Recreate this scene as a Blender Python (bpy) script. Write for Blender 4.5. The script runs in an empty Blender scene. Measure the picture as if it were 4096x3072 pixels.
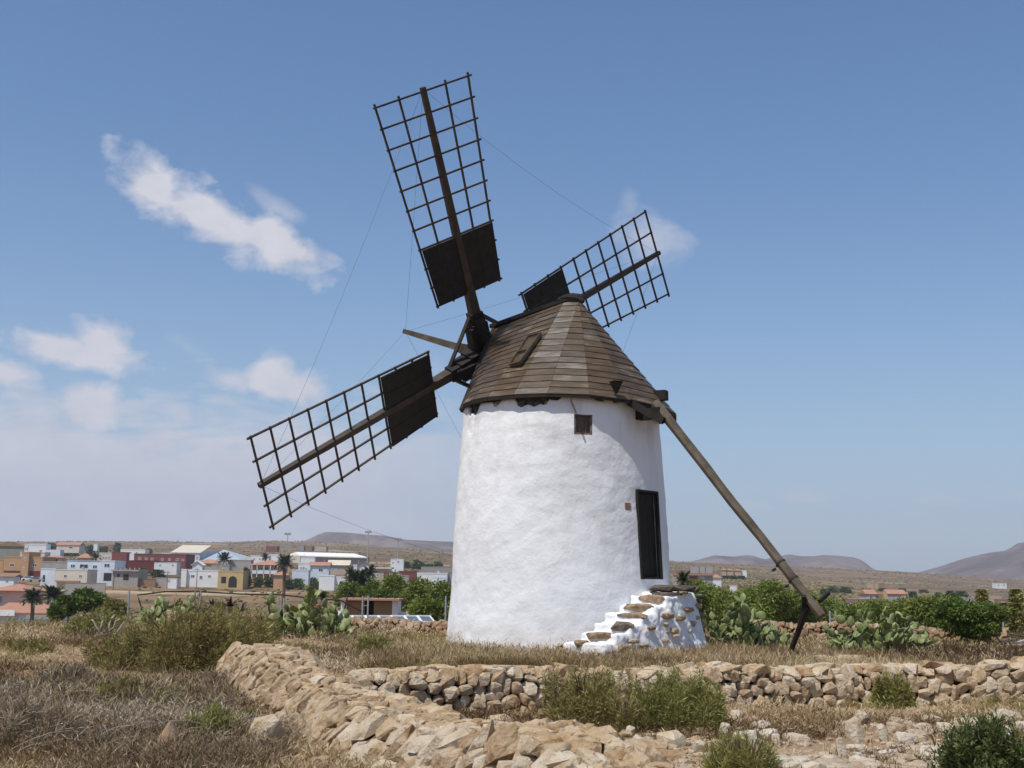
import bpy, math, random
import numpy as np
from mathutils import Matrix, Vector
random.seed(7); RNG = np.random.default_rng(7)
scene = bpy.context.scene
COL = scene.collection
# ------------------------------------------------------------------ camera
FPX = 1200.0; PITCH = math.atan(193/FPX); ROLL = math.radians(.8); EYE = 1.65
_c, _s, _cp, _sp = math.cos(ROLL), math.sin(ROLL), math.cos(PITCH), math.sin(PITCH)
def cam_to_world(v):
    x, y, z = v; x, y = _c*x-_s*y, _s*x+_c*y
    return np.array([x, z*_cp-y*_sp, z*_sp+y*_cp])
cam_data = bpy.data.cameras.new('camera'); cam = bpy.data.objects.new('camera', cam_data); COL.objects.link(cam)
cam_data.sensor_width = 36; cam_data.lens = 36*FPX/1024; cam_data.clip_start = .1; cam_data.clip_end = 30000
R_, U_, F_ = cam_to_world((1,0,0)), cam_to_world((0,1,0)), cam_to_world((0,0,1))
cam.matrix_world = Matrix(((R_[0],U_[0],-F_[0],0),(R_[1],U_[1],-F_[1],0),(R_[2],U_[2],-F_[2],EYE),(0,0,0,1)))
scene.camera = cam
# ------------------------------------------------------------------ sky, sun, exposure
SUN_EL, SUN_AZ = math.radians(61), math.radians(222)   # azimuth clockwise from +Y
world = bpy.data.worlds.new('World'); scene.world = world; world.use_nodes = True
scene.view_settings.view_transform = 'Standard'; scene.view_settings.look = 'None'
scene.view_settings.exposure = 0.1; scene.view_settings.gamma = 1; scene.view_settings.use_curve_mapping = False
sun_data = bpy.data.lights.new('sun', 'SUN'); sun_data.energy = 3.9; sun_data.angle = math.radians(.5); sun_data.color = (1,.955,.89)
sun = bpy.data.objects.new('sun', sun_data); COL.objects.link(sun)
sdir = Vector((math.sin(SUN_AZ)*math.cos(SUN_EL), math.cos(SUN_AZ)*math.cos(SUN_EL), math.sin(SUN_EL)))
sun.rotation_euler = sdir.to_track_quat('Z', 'Y').to_euler(); sun.location = (-20,-20,60)
scene.cycles.max_bounces = 6; scene.cycles.diffuse_bounces = 3; scene.cycles.volume_bounces = 1; scene.cycles.transparent_max_bounces = 8

def ray(px, py): return cam_to_world(((px-512)/FPX, (384-py)/FPX, 1.))
def at(px, py, Y):
    r = ray(px, py); return np.array([0,0,EYE])+r*(Y/r[1])
def gnd(px, py, z=0.):
    r = ray(px, py); return np.array([0,0,EYE])+r*((z-EYE)/r[2])
def horizon(px): return 577+(px-512)*.01396
def colx(px, Y): return at(px, horizon(px)+15, Y)[0]

def sky_nodes():
    nt = world.node_tree; N = nt.nodes; L = nt.links; N.clear()
    out = N.new('ShaderNodeOutputWorld')
    sky = N.new('ShaderNodeTexSky'); sky.sky_type = 'NISHITA'; sky.sun_disc = False
    sky.sun_elevation = SUN_EL; sky.sun_rotation = SUN_AZ; sky.air_density = 1.0; sky.dust_density = .6; sky.ozone_density = 2.2; sky.altitude = 50
    hs = N.new('ShaderNodeHueSaturation'); hs.inputs['Saturation'].default_value = SKY_SAT; hs.inputs['Value'].default_value = 1.0
    L.new(sky.outputs[0], hs.inputs['Color'])
    bg = N.new('ShaderNodeBackground'); bg.inputs[1].default_value = SKY_STR
    tc = N.new('ShaderNodeTexCoord'); sep = N.new('ShaderNodeSeparateXYZ'); L.new(tc.outputs['Generated'], sep.inputs[0])
    def M(op, a, b=None, c=None, clamp=False):
        n = N.new('ShaderNodeMath'); n.operation = op; n.use_clamp = clamp
        for i, v in enumerate((a, b, c)):
            if v is None: continue
            if isinstance(v, (int, float)): n.inputs[i].default_value = v
            else: L.new(v, n.inputs[i])
        return n.outputs[0]
    az = M('ARCTAN2', sep.outputs[0], sep.outputs[1]); el = M('ARCSINE', sep.outputs[2])
    # the blue deepens slowly with height
    comb = N.new('ShaderNodeCombineXYZ'); L.new(az, comb.inputs[0]); L.new(el, comb.inputs[1])
    def noise(scale, sx, sy, detail=6, rough=.6, dist=0):
        mp = N.new('ShaderNodeMapping'); mp.inputs['Scale'].default_value = (sx, sy, 1); L.new(comb.outputs[0], mp.inputs[0])
        n = N.new('ShaderNodeTexNoise'); n.inputs['Scale'].default_value = scale; n.inputs['Detail'].default_value = detail
        n.inputs['Roughness'].default_value = rough; n.inputs['Distortion'].default_value = dist; L.new(mp.outputs[0], n.inputs[0]); return n.outputs[0]
    n1 = noise(26, 1, 1.5, 8, .58, .25); n2 = noise(9, 1, 1.3, 5, .55, .3); nb = noise(11, 1, 3.4, 7, .58, .3)
    nz = M('ADD', M('MULTIPLY', n1, .55), M('MULTIPLY', n2, .45))
    tot = None
    def ell(px, py, a, b, tilt, dens, soft=.9):
        r = ray(px, py); r = r/np.linalg.norm(r); a0 = math.atan2(r[0], r[1]); e0 = math.asin(r[2])
        t = math.radians(tilt); a_, b_ = a/FPX, b/FPX
        dx = M('SUBTRACT', az, a0); dy = M('SUBTRACT', el, e0)
        u = M('DIVIDE', M('ADD', M('MULTIPLY', dx, math.cos(t)), M('MULTIPLY', dy, -math.sin(t))), a_)
        v = M('DIVIDE', M('ADD', M('MULTIPLY', dx, math.sin(t)), M('MULTIPLY', dy, math.cos(t))), b_)
        d = M('SQRT', M('ADD', M('MULTIPLY', u, u), M('MULTIPLY', v, v)))
        m = M('SUBTRACT', M('ADD', 1.0, M('MULTIPLY', M('SUBTRACT', nz, .5), 3.4)), d)
        m = M('MULTIPLY', M('MULTIPLY', m, 1.7*dens, clamp=True), dens)
        return m
    for e in CLOUDS:
        m = ell(*e); tot = m if tot is None else M('MAXIMUM', tot, m)
    # low bank on the left
    e_lo = M('SUBTRACT', 1.0, M('MULTIPLY', M('ABSOLUTE', M('SUBTRACT', el, .056)), 12.5), clamp=False)
    a_m = M('MULTIPLY', M('SUBTRACT', .06, az), 5.0, clamp=True)
    a_m2 = M('MULTIPLY', M('ADD', az, 2.4), 3.0, clamp=True)
    bk = M('ADD', M('MULTIPLY', M('SUBTRACT', nb, .5), 2.5), M('ADD', e_lo, .12))
    bk = M('MULTIPLY', M('MULTIPLY', M('MULTIPLY', bk, 1.9, clamp=True), M('MULTIPLY', a_m, a_m2)), .92)
    tot = M('MAXIMUM', tot, bk)
    # scattered clouds elsewhere round the sky, outside this view
    aw = M('MULTIPLY', M('SUBTRACT', M('ABSOLUTE', az), .7), 4.0, clamp=True)
    gen = M('MULTIPLY', M('MULTIPLY', M('SUBTRACT', n2, .56), 7.0, clamp=True), M('MULTIPLY', aw, M('MULTIPLY', el, 6.0, clamp=True)))
    tot = M('MAXIMUM', tot, M('MULTIPLY', gen, .7))
    # thin pale haze close to the horizon
    hz = M('POWER', M('SUBTRACT', 1.0, M('MULTIPLY', M('MAXIMUM', el, 0.0), 2.4), clamp=True), 2.2)
    mixh = N.new('ShaderNodeMix'); mixh.data_type = 'RGBA'; L.new(M('MULTIPLY', hz, HZ_AMT), mixh.inputs[0])
    L.new(hs.outputs[0], mixh.inputs[6]); mixh.inputs[7].default_value = (*[c/SKY_STR for c in HZ_COL], 1)
    tint = N.new('ShaderNodeMix'); tint.data_type = 'RGBA'; tint.blend_type = 'MULTIPLY'; tint.inputs[0].default_value = 1
    L.new(mixh.outputs[2], tint.inputs[6]); tint.inputs[7].default_value = (*SKY_TINT, 1)
    L.new(tint.outputs[2], bg.inputs[0])
    cb = N.new('ShaderNodeBackground'); cb.inputs[1].default_value = 1
    cr = N.new('ShaderNodeMix'); cr.data_type = 'RGBA'; L.new(n1, cr.inputs[0])
    cr.inputs[6].default_value = (.50,.51,.58,1); cr.inputs[7].default_value = (.74,.73,.78,1); L.new(cr.outputs[2], cb.inputs[0])
    mx = N.new('ShaderNodeMixShader'); L.new(tot, mx.inputs[0]); L.new(bg.outputs[0], mx.inputs[1]); L.new(cb.outputs[0], mx.inputs[2])
    L.new(mx.outputs[0], out.inputs[0])
HAZE_D = .00014; SKY_STR = .104; SKY_SAT = 1.16; SKY_TINT = (.98,1.03,1.08); HZ_COL = (.34,.42,.55); HZ_AMT = .58
CLOUDS = [(150,184,66,30,28,1.0), (205,216,92,31,22,1.0), (280,247,66,27,22,1.0), (278,208,38,11,28,.5),
 (60,349,84,20,5,1.0), (100,342,34,24,12,1.0), (5,371,40,20,15,1.0), (84,404,36,25,8,1.0), (185,346,24,7,25,.35),
 (268,374,26,30,32,1.0), (296,388,56,21,14,1.0), (232,382,28,14,14,.75), (645,240,42,34,30,.6), (630,205,12,26,-8,.4),
 (428,481,60,13,3,.65), (798,496,34,8,4,.55), (752,506,32,8,6,.5), (945,500,46,7,2,.5), (1020,497,22,6,0,.5), (912,514,30,5,0,.35), (436,365,14,14,10,.35)]
sky_nodes()

# ------------------------------------------------------------------ helpers
class Noise3:
    def __init__(s, seed, octaves=4, base=1., waves=22):
        r = np.random.default_rng(seed); s.k = []; s.ph = []; s.a = []
        for o in range(octaves):
            v = r.normal(size=(waves, 3)); v /= np.linalg.norm(v, axis=1)[:, None]
            s.k.append(v*base*2**o*r.uniform(.7, 1.3, (waves, 1))*2*math.pi); s.ph.append(r.uniform(0, 2*math.pi, waves)); s.a.append(np.full(waves, .5**o/math.sqrt(waves)))
        s.k = np.concatenate(s.k); s.ph = np.concatenate(s.ph); s.a = np.concatenate(s.a)
    def __call__(s, P): return np.sin(np.asarray(P)@s.k.T+s.ph)@s.a

def mesh_np(name, V, Fc, attr=None, smooth=False):
    V = np.asarray(V, np.float32).reshape(-1, 3); Fc = np.asarray(Fc, np.int32); n, k = Fc.shape
    me = bpy.data.meshes.new(name); me.vertices.add(len(V)); me.vertices.foreach_set('co', V.ravel())
    me.loops.add(n*k); me.loops.foreach_set('vertex_index', Fc.ravel())
    me.polygons.add(n); me.polygons.foreach_set('loop_start', np.arange(n, dtype=np.int32)*k)
    try: me.polygons.foreach_set('loop_total', np.full(n, k, np.int32))
    except Exception: pass
    if attr is not None:
        a = me.attributes.new('v', 'FLOAT', 'FACE'); a.data.foreach_set('value', np.asarray(attr, np.float32))
    me.update(calc_edges=True)
    me.polygons.foreach_set('use_smooth', np.full(n, smooth)); return me
def mesh_py(name, V, Fc, smooth=False):
    me = bpy.data.meshes.new(name); me.from_pydata([tuple(map(float, v)) for v in V], [], [tuple(f) for f in Fc]); me.update()
    if smooth: me.polygons.foreach_set('use_smooth', np.full(len(me.polygons), True))
    return me
def obj(name, me, mat=None, parent=None, loc=None, rot=None, scale=None, label=None, cat=None, group=None, kind=None):
    o = bpy.data.objects.new(name, me); COL.objects.link(o)
    if mat is not None and me is not None and not me.materials: me.materials.append(mat)
    if parent is not None: o.parent = parent
    if loc is not None: o.location = [float(v) for v in loc]
    if rot is not None: o.rotation_euler = [float(v) for v in rot]
    if scale is not None: o.scale = [float(v) for v in scale] if hasattr(scale, '__len__') else (float(scale),)*3
    return tag(o, label, cat, group, kind)
def tag(o, label=None, cat=None, group=None, kind=None):
    if label: o['label'] = label
    if cat: o['category'] = cat
    if group: o['group'] = group
    if kind: o['kind'] = kind
    return o
def thing(name, label, cat, loc=(0,0,0), rz=0, group=None): return obj(name, None, loc=loc, rot=(0,0,rz), label=label, cat=cat, group=group)

class MB:
    def __init__(s): s.v = []; s.f = []
    def add(s, V, Fc):
        b = len(s.v); s.v += [tuple(map(float, v)) for v in V]; s.f += [tuple(i+b for i in f) for f in Fc]; return s
    def box(s, lo, hi, top=1.0):
        x0,y0,z0 = lo; x1,y1,z1 = hi; cx, cy = (x0+x1)/2, (y0+y1)/2
        t = lambda x, y, z: (cx+(x-cx)*top, cy+(y-cy)*top, z)
        V = [(x0,y0,z0),(x1,y0,z0),(x1,y1,z0),(x0,y1,z0),t(x0,y0,z1),t(x1,y0,z1),t(x1,y1,z1),t(x0,y1,z1)]
        return s.add(V, [(0,3,2,1),(4,5,6,7),(0,1,5,4),(1,2,6,5),(2,3,7,6),(3,0,4,7)])
    def beam(s, A, B, wa, ha, wb=None, hb=None, up=(0,0,1)):
        A = np.asarray(A, float); B = np.asarray(B, float); wb = wa if wb is None else wb; hb = ha if hb is None else hb
        d = B-A; d /= np.linalg.norm(d); up = np.asarray(up, float)
        if abs(d@up) > .98: up = np.array([1.,0,0])
        x = np.cross(d, up); x /= np.linalg.norm(x); y = np.cross(x, d)
        V = [A-x*wa/2-y*ha/2, A+x*wa/2-y*ha/2, A+x*wa/2+y*ha/2, A-x*wa/2+y*ha/2, B-x*wb/2-y*hb/2, B+x*wb/2-y*hb/2, B+x*wb/2+y*hb/2, B-x*wb/2+y*hb/2]
        return s.add(V, [(0,3,2,1),(4,5,6,7),(0,1,5,4),(1,2,6,5),(2,3,7,6),(3,0,4,7)])
    def tube(s, pts, rad, n=6, caps=True):
        pts = [np.asarray(p, float) for p in pts]; b = len(s.v)
        if not hasattr(rad, '__len__'): rad = [rad]*len(pts)
        for i, p in enumerate(pts):
            d = pts[min(i+1, len(pts)-1)]-pts[max(i-1, 0)]; d = d/(np.linalg.norm(d)+1e-9)
            up = np.array([0,0,1.]) if abs(d[2]) < .95 else np.array([1.,0,0]); x = np.cross(d, up); x /= np.linalg.norm(x); y = np.cross(x, d)
            for k in range(n):
                a = 2*math.pi*k/n; s.v.append(tuple(p+rad[i]*(x*math.cos(a)+y*math.sin(a))))
        for i in range(len(pts)-1):
            for k in range(n):
                a, c = b+i*n+k, b+i*n+(k+1) % n; s.f.append((a, c, c+n, a+n))
        if caps: s.f.append(tuple(b+k for k in range(n))[::-1]); s.f.append(tuple(b+(len(pts)-1)*n+k for k in range(n)))
        return s
    def build(s, name, mat, parent=None, smooth=False, **kw): return obj(name, mesh_py(name, s.v, s.f, smooth), mat, parent, **kw)

def nodes(m): m.use_nodes = True; return m.node_tree.nodes, m.node_tree.links, m.node_tree.nodes['Principled BSDF']
def ramp(N, stops):
    r = N.new('ShaderNodeValToRGB'); e = r.color_ramp.elements
    e[0].position = stops[0][0]; e[0].color = (*stops[0][1], 1); e[1].position = stops[-1][0]; e[1].color = (*stops[-1][1], 1)
    for p, c in stops[1:-1]: q = e.new(p); q.color = (*c, 1)
    return r
def mat(name, stops, rough=.85, scale=4., detail=6, bump=.3, bdist=.02, bscale=None, stretch=(1,1,1), src='object', rand=0., spec=.3, bump2=None, distort=0, sheen=None, metal=0):
    """noise driven colour; src: 'object' / 'world' noise, 'attr' face value"""
    m = bpy.data.materials.new(name); N, L, P = nodes(m)
    P.inputs['Roughness'].default_value = rough; P.inputs['Specular IOR Level'].default_value = spec; P.inputs['Metallic'].default_value = metal
    if src == 'world': g = N.new('ShaderNodeNewGeometry'); co = g.outputs['Position']
    else: g = N.new('ShaderNodeTexCoord'); co = g.outputs['Object']
    mp = N.new('ShaderNodeMapping'); mp.inputs['Scale'].default_value = stretch; L.new(co, mp.inputs[0])
    if src == 'object':
        oi = N.new('ShaderNodeObjectInfo'); mu = N.new('ShaderNodeMath'); mu.operation = 'MULTIPLY'; mu.inputs[1].default_value = 40
        L.new(oi.outputs['Random'], mu.inputs[0]); L.new(mu.outputs[0], mp.inputs['Location'])
    nz = N.new('ShaderNodeTexNoise'); nz.inputs['Scale'].default_value = scale; nz.inputs['Detail'].default_value = detail; nz.inputs['Roughness'].default_value = .62; nz.inputs['Distortion'].default_value = distort
    L.new(mp.outputs[0], nz.inputs[0])
    r = ramp(N, stops); fac = nz.outputs[0]
    if src == 'attr':
        at_ = N.new('ShaderNodeAttribute'); at_.attribute_name = 'v'; a = N.new('ShaderNodeMath'); a.operation = 'MULTIPLY_ADD'; a.inputs[1].default_value = .5
        L.new(nz.outputs[0], a.inputs[0]); L.new(at_.outputs['Fac'], a.inputs[2]); s_ = N.new('ShaderNodeMath'); s_.operation = 'SUBTRACT'; s_.inputs[1].default_value = .25
        L.new(a.outputs[0], s_.inputs[0]); fac = s_.outputs[0]
    elif rand:
        oi2 = N.new('ShaderNodeObjectInfo'); a = N.new('ShaderNodeMath'); a.operation = 'MULTIPLY_ADD'; a.inputs[1].default_value = rand; a.inputs[2].default_value = -rand/2
        L.new(oi2.outputs['Random'], a.inputs[0]); b = N.new('ShaderNodeMath'); b.operation = 'ADD'; L.new(a.outputs[0], b.inputs[0]); L.new(fac, b.inputs[1]); fac = b.outputs[0]
    L.new(fac, r.inputs[0]); L.new(r.outputs[0], P.inputs['Base Color'])
    if bump:
        n2 = N.new('ShaderNodeTexNoise'); n2.inputs['Scale'].default_value = bscale or scale*3; n2.inputs['Detail'].default_value = 6; n2.inputs['Roughness'].default_value = .65
        L.new(mp.outputs[0], n2.inputs[0]); bp = N.new('ShaderNodeBump'); bp.inputs['Strength'].default_value = bump; bp.inputs['Distance'].default_value = bdist
        L.new(n2.outputs[0], bp.inputs['Height']); L.new(bp.outputs[0], P.inputs['Normal'])
    return m
def leafmat(name, stops, trans=.25, rough=.6, spec=.3):
    m = mat(name, stops, rough=rough, scale=.9, bump=0, src='attr', spec=spec)
    N, L = m.node_tree.nodes, m.node_tree.links; P = N['Principled BSDF']; out = N['Material Output']
    col = P.inputs['Base Color'].links[0].from_socket
    t = N.new('ShaderNodeBsdfTranslucent'); L.new(col, t.inputs[0]); mx = N.new('ShaderNodeMixShader'); mx.inputs[0].default_value = trans
    L.new(P.outputs[0], mx.inputs[1]); L.new(t.outputs[0], mx.inputs[2]); L.new(mx.outputs[0], out.inputs[0]); return m
def flat(name, c, rough=.8, var=.12, scale=1.5, **k):
    a = tuple(max(0, v*(1-var)) for v in c); b = tuple(v*(1+var) for v in c); return mat(name, [(.3, a), (.7, b)], rough=rough, scale=scale, bump=.1, **k)
M = {}
M['plaster'] = mat('white_plaster', [(.25,(.71,.695,.67)),(.42,(.80,.80,.79)),(.8,(.84,.84,.84))], .85, 1.1, 8, .65, .035, 5.5, src='world', spec=.2)
M['wood_roof'] = mat('weathered_roof_board', [(.2,(.034,.020,.009)),(.42,(.072,.045,.021)),(.6,(.11,.074,.038)),(.78,(.24,.205,.16))], .48, 2.2, 8, .35, .01, 14, stretch=(.8,.8,4), rand=.15, spec=.5)
M['roof_silver'] = mat('silvered_roof_board', [(.2,(.045,.031,.018)),(.42,(.10,.074,.046)),(.6,(.15,.122,.088)),(.82,(.27,.26,.24))], .42, 2.6, 8, .35, .01, 14, stretch=(.8,.8,5), rand=.25, spec=.5)
M['wood_dark'] = mat('tarred_wood', [(.3,(.007,.005,.004)),(.7,(.024,.017,.011))], .75, 5, 6, .3, .006, 30, src='world', spec=.35)
M['wood_sail'] = mat('sail_wood', [(.3,(.022,.014,.009)),(.55,(.05,.034,.02)),(.75,(.085,.062,.038))], .6, 3, 6, .3, .005, 30, src='world', spec=.35)
M['wood_pole'] = mat('weathered_pole', [(.25,(.045,.032,.019)),(.5,(.085,.063,.038)),(.75,(.145,.115,.078))], .65, 3, 8, .5, .012, 9, src='world', spec=.35)
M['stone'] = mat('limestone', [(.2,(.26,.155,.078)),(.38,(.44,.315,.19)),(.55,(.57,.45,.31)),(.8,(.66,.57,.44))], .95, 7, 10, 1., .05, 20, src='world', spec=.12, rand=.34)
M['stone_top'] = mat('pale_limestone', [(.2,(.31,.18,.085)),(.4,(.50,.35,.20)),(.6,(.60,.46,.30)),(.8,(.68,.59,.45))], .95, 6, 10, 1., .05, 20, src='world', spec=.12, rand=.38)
M['stone_pale'] = mat('bleached_limestone', [(.2,(.40,.28,.17)),(.42,(.57,.46,.33)),(.6,(.66,.57,.44)),(.8,(.74,.68,.57))], .95, 6, 10, 1., .05, 20, src='world', spec=.12, rand=.3)
M['stone_red'] = mat('reddish_stone', [(.25,(.20,.115,.065)),(.5,(.33,.22,.135)),(.75,(.47,.37,.26))], .95, 5, 7, .8, .04, 12, src='world', spec=.12, rand=.25)
M['stone_dark'] = mat('dark_stone', [(.3,(.05,.04,.035)),(.55,(.12,.095,.07)),(.75,(.26,.20,.14))], .9, 8, 7, .7, .02, 26, src='world', rand=.25)
M['stone_brown'] = mat('brown_step_stone', [(.25,(.13,.085,.045)),(.5,(.33,.23,.14)),(.72,(.50,.40,.28))], .9, 9, 8, .8, .02, 30, src='world', rand=.25)
M['core'] = mat('earth_core', [(.3,(.06,.036,.02)),(.7,(.12,.078,.048))], .95, 8, 6, .8, .05, 20, src='world', spec=.1)

def add_stain(m, col, scale, stretch, lo, hi, amt, z0=None):
    """rain streaks or dust blended over a material's own colour"""
    N, L = m.node_tree.nodes, m.node_tree.links; P = N['Principled BSDF']; src = P.inputs['Base Color'].links[0].from_socket
    g = N.new('ShaderNodeNewGeometry'); mp_ = N.new('ShaderNodeMapping'); mp_.inputs['Scale'].default_value = stretch; L.new(g.outputs['Position'], mp_.inputs[0])
    n = N.new('ShaderNodeTexNoise'); n.inputs['Scale'].default_value = scale; n.inputs['Detail'].default_value = 7; n.inputs['Roughness'].default_value = .65; L.new(mp_.outputs[0], n.inputs[0])
    r = N.new('ShaderNodeMapRange'); r.inputs[1].default_value = lo; r.inputs[2].default_value = hi; r.inputs[4].default_value = amt; L.new(n.outputs[0], r.inputs[0]); f = r.outputs[0]
    if z0:
        sp = N.new('ShaderNodeSeparateXYZ'); L.new(g.outputs['Position'], sp.inputs[0]); q = N.new('ShaderNodeMapRange'); q.inputs[1].default_value = z0[0]; q.inputs[2].default_value = z0[1]; L.new(sp.outputs[2], q.inputs[0])
        k = N.new('ShaderNodeMath'); k.operation = 'MULTIPLY'; L.new(f, k.inputs[0]); L.new(q.outputs[0], k.inputs[1]); f = k.outputs[0]
    x = N.new('ShaderNodeMix'); x.data_type = 'RGBA'; L.new(f, x.inputs[0]); L.new(src, x.inputs[6]); x.inputs[7].default_value = (*col, 1); L.new(x.outputs[2], P.inputs['Base Color'])
add_stain(M['plaster'], (.50,.45,.38), 1.0, (2.2,2.2,.22), .50, .70, .55, (3.4, 5.8))
add_stain(M['plaster'], (.58,.55,.51), .8, (1.5,1.5,.5), .52, .72, .28)
add_stain(M['plaster'], (.52,.42,.32), 2.5, (1,1,1), .35, .65, .75, (.75, .0))
add_stain(M['stone'], (.33,.30,.25), 3.2, (1,1,1), .55, .68, .35)
add_stain(M['stone_top'], (.40,.36,.29), 2.6, (1,1,1), .55, .68, .3)
# ------------------------------------------------------------------ terrain
T_D = np.array([0, 38, 75, 150, 285, 320, 360, 400, 480, 600, 900, 1200, 1800, 2600, 9000.])
T_PX = np.array([-2600, -300, 0, 250, 324, 450, 680, 780, 833, 880, 1024, 1300, 3600.])
_e = {0: [36,20,8,1,-5,-14,-20,-28.5], 250: [38,24,13,4,-3,-14,-21,-31], 324: [36,22,13,3,-3,-14,-21,-32], 450: [36,24,14,5,-2,-12,-18,-25], 680: [28,18,12,5,0,-6,-11,-17],
      780: [34,28,22,15,8,0,-6,-14.5], 833: [36,32,27,20,13,5,-2,-12.5], 880: [38,34,30,24,17,9,0,-11.5], 1024: [38,34,30,26,20,12,6,-4]}
_z = {0: [-2.5,-6,-10], 250: [-2.3,-5.5,-9], 324: [-2.2,-5,-7], 450: [-2,-4.5,-7], 680: [-2,-5,-8], 780: [-2,-5,-8], 833: [-2,-5,-8], 880: [-2,-5,-8], 1024: [-2,-5,-9]}
_tab = {}
for p_ in _e:
    zz = [0, 0]+_z[p_]+[EYE-e*d/FPX for e, d in zip(_e[p_], T_D[5:13])]; zz += [zz[-1]-14, zz[-1]-60]; _tab[p_] = zz
_tab[-300] = _tab[-2600] = _tab[0]; _tab[1300] = _tab[3600] = _tab[1024]
T_Z = np.array([_tab[p] for p in T_PX.astype(int)])
_gn = Noise3(3, 3, .07); _gn2 = Noise3(5, 3, .004)
def gz(x, y):
    x = np.atleast_1d(np.asarray(x, float)); y = np.atleast_1d(np.asarray(y, float))
    d = np.where(y > 1, y, np.hypot(x, y)); px = 512+FPX*x/np.maximum(np.abs(d), 1)
    d = np.clip(np.maximum(d, 0), 0, 8999); px = np.clip(px, -2600, 3599)
    i = np.clip(np.searchsorted(T_D, d, side='right')-1, 0, len(T_D)-2); j = np.clip(np.searchsorted(T_PX, px, side='right')-1, 0, len(T_PX)-2)
    u = (d-T_D[i])/(T_D[i+1]-T_D[i]); v = (px-T_PX[j])/(T_PX[j+1]-T_PX[j])
    z = (T_Z[j, i]*(1-u)+T_Z[j, i+1]*u)*(1-v)+(T_Z[j+1, i]*(1-u)+T_Z[j+1, i+1]*u)*v
    P = np.stack([x, y, x*0], -1)
    return z+_gn(P)*.07*np.clip(1.4-d/45, 0, 1)+_gn2(P)*np.clip((d-500)/500, 0, 1)*1.2
def gz1(x, y): return float(gz(x, y)[0])
def G(px, Y):
    x = colx(px, Y); return np.array([x, Y, gz1(x, Y)])
def dist_of(px, py):                # distance at which the far ground shows at this height
    e = py-horizon(px); best = 300.
    for d in np.geomspace(290, 1790, 300):
        x = colx(px, d); ee = (EYE-gz1(x, d))*FPX/d
        if ee <= e: return d
    return 1790.
azs = np.unique(np.round(np.concatenate([np.radians(np.linspace(-30, 30, 420)), np.radians(np.linspace(30, 88, 90)), np.radians(np.linspace(88, 272, 40)), np.radians(np.linspace(272, 330, 90))]) , 7))
rads = np.concatenate([np.linspace(.01, 4, 6), np.geomspace(4.6, 7000, 225)])
A_, D_ = np.meshgrid(azs, rads); X = D_*np.sin(A_); Y = D_*np.cos(A_)
Z = gz(X.ravel(), Y.ravel()); V = np.stack([X.ravel(), Y.ravel(), Z], -1)
nA = len(azs); q = []
ii, jj = np.meshgrid(np.arange(len(rads)-1), np.arange(nA), indexing='ij'); j2 = (jj+1) % nA
Fq = np.stack([ii*nA+jj, (ii+1)*nA+jj, (ii+1)*nA+j2, ii*nA+j2], -1).reshape(-1, 4)
V = np.vstack([V, [[0,0,gz1(0,0)]]]); 
Fq = np.vstack([Fq, [[len(V)-1, k, (k+1) % nA, (k+1) % nA] for k in range(0)]]) if False else Fq
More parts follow.
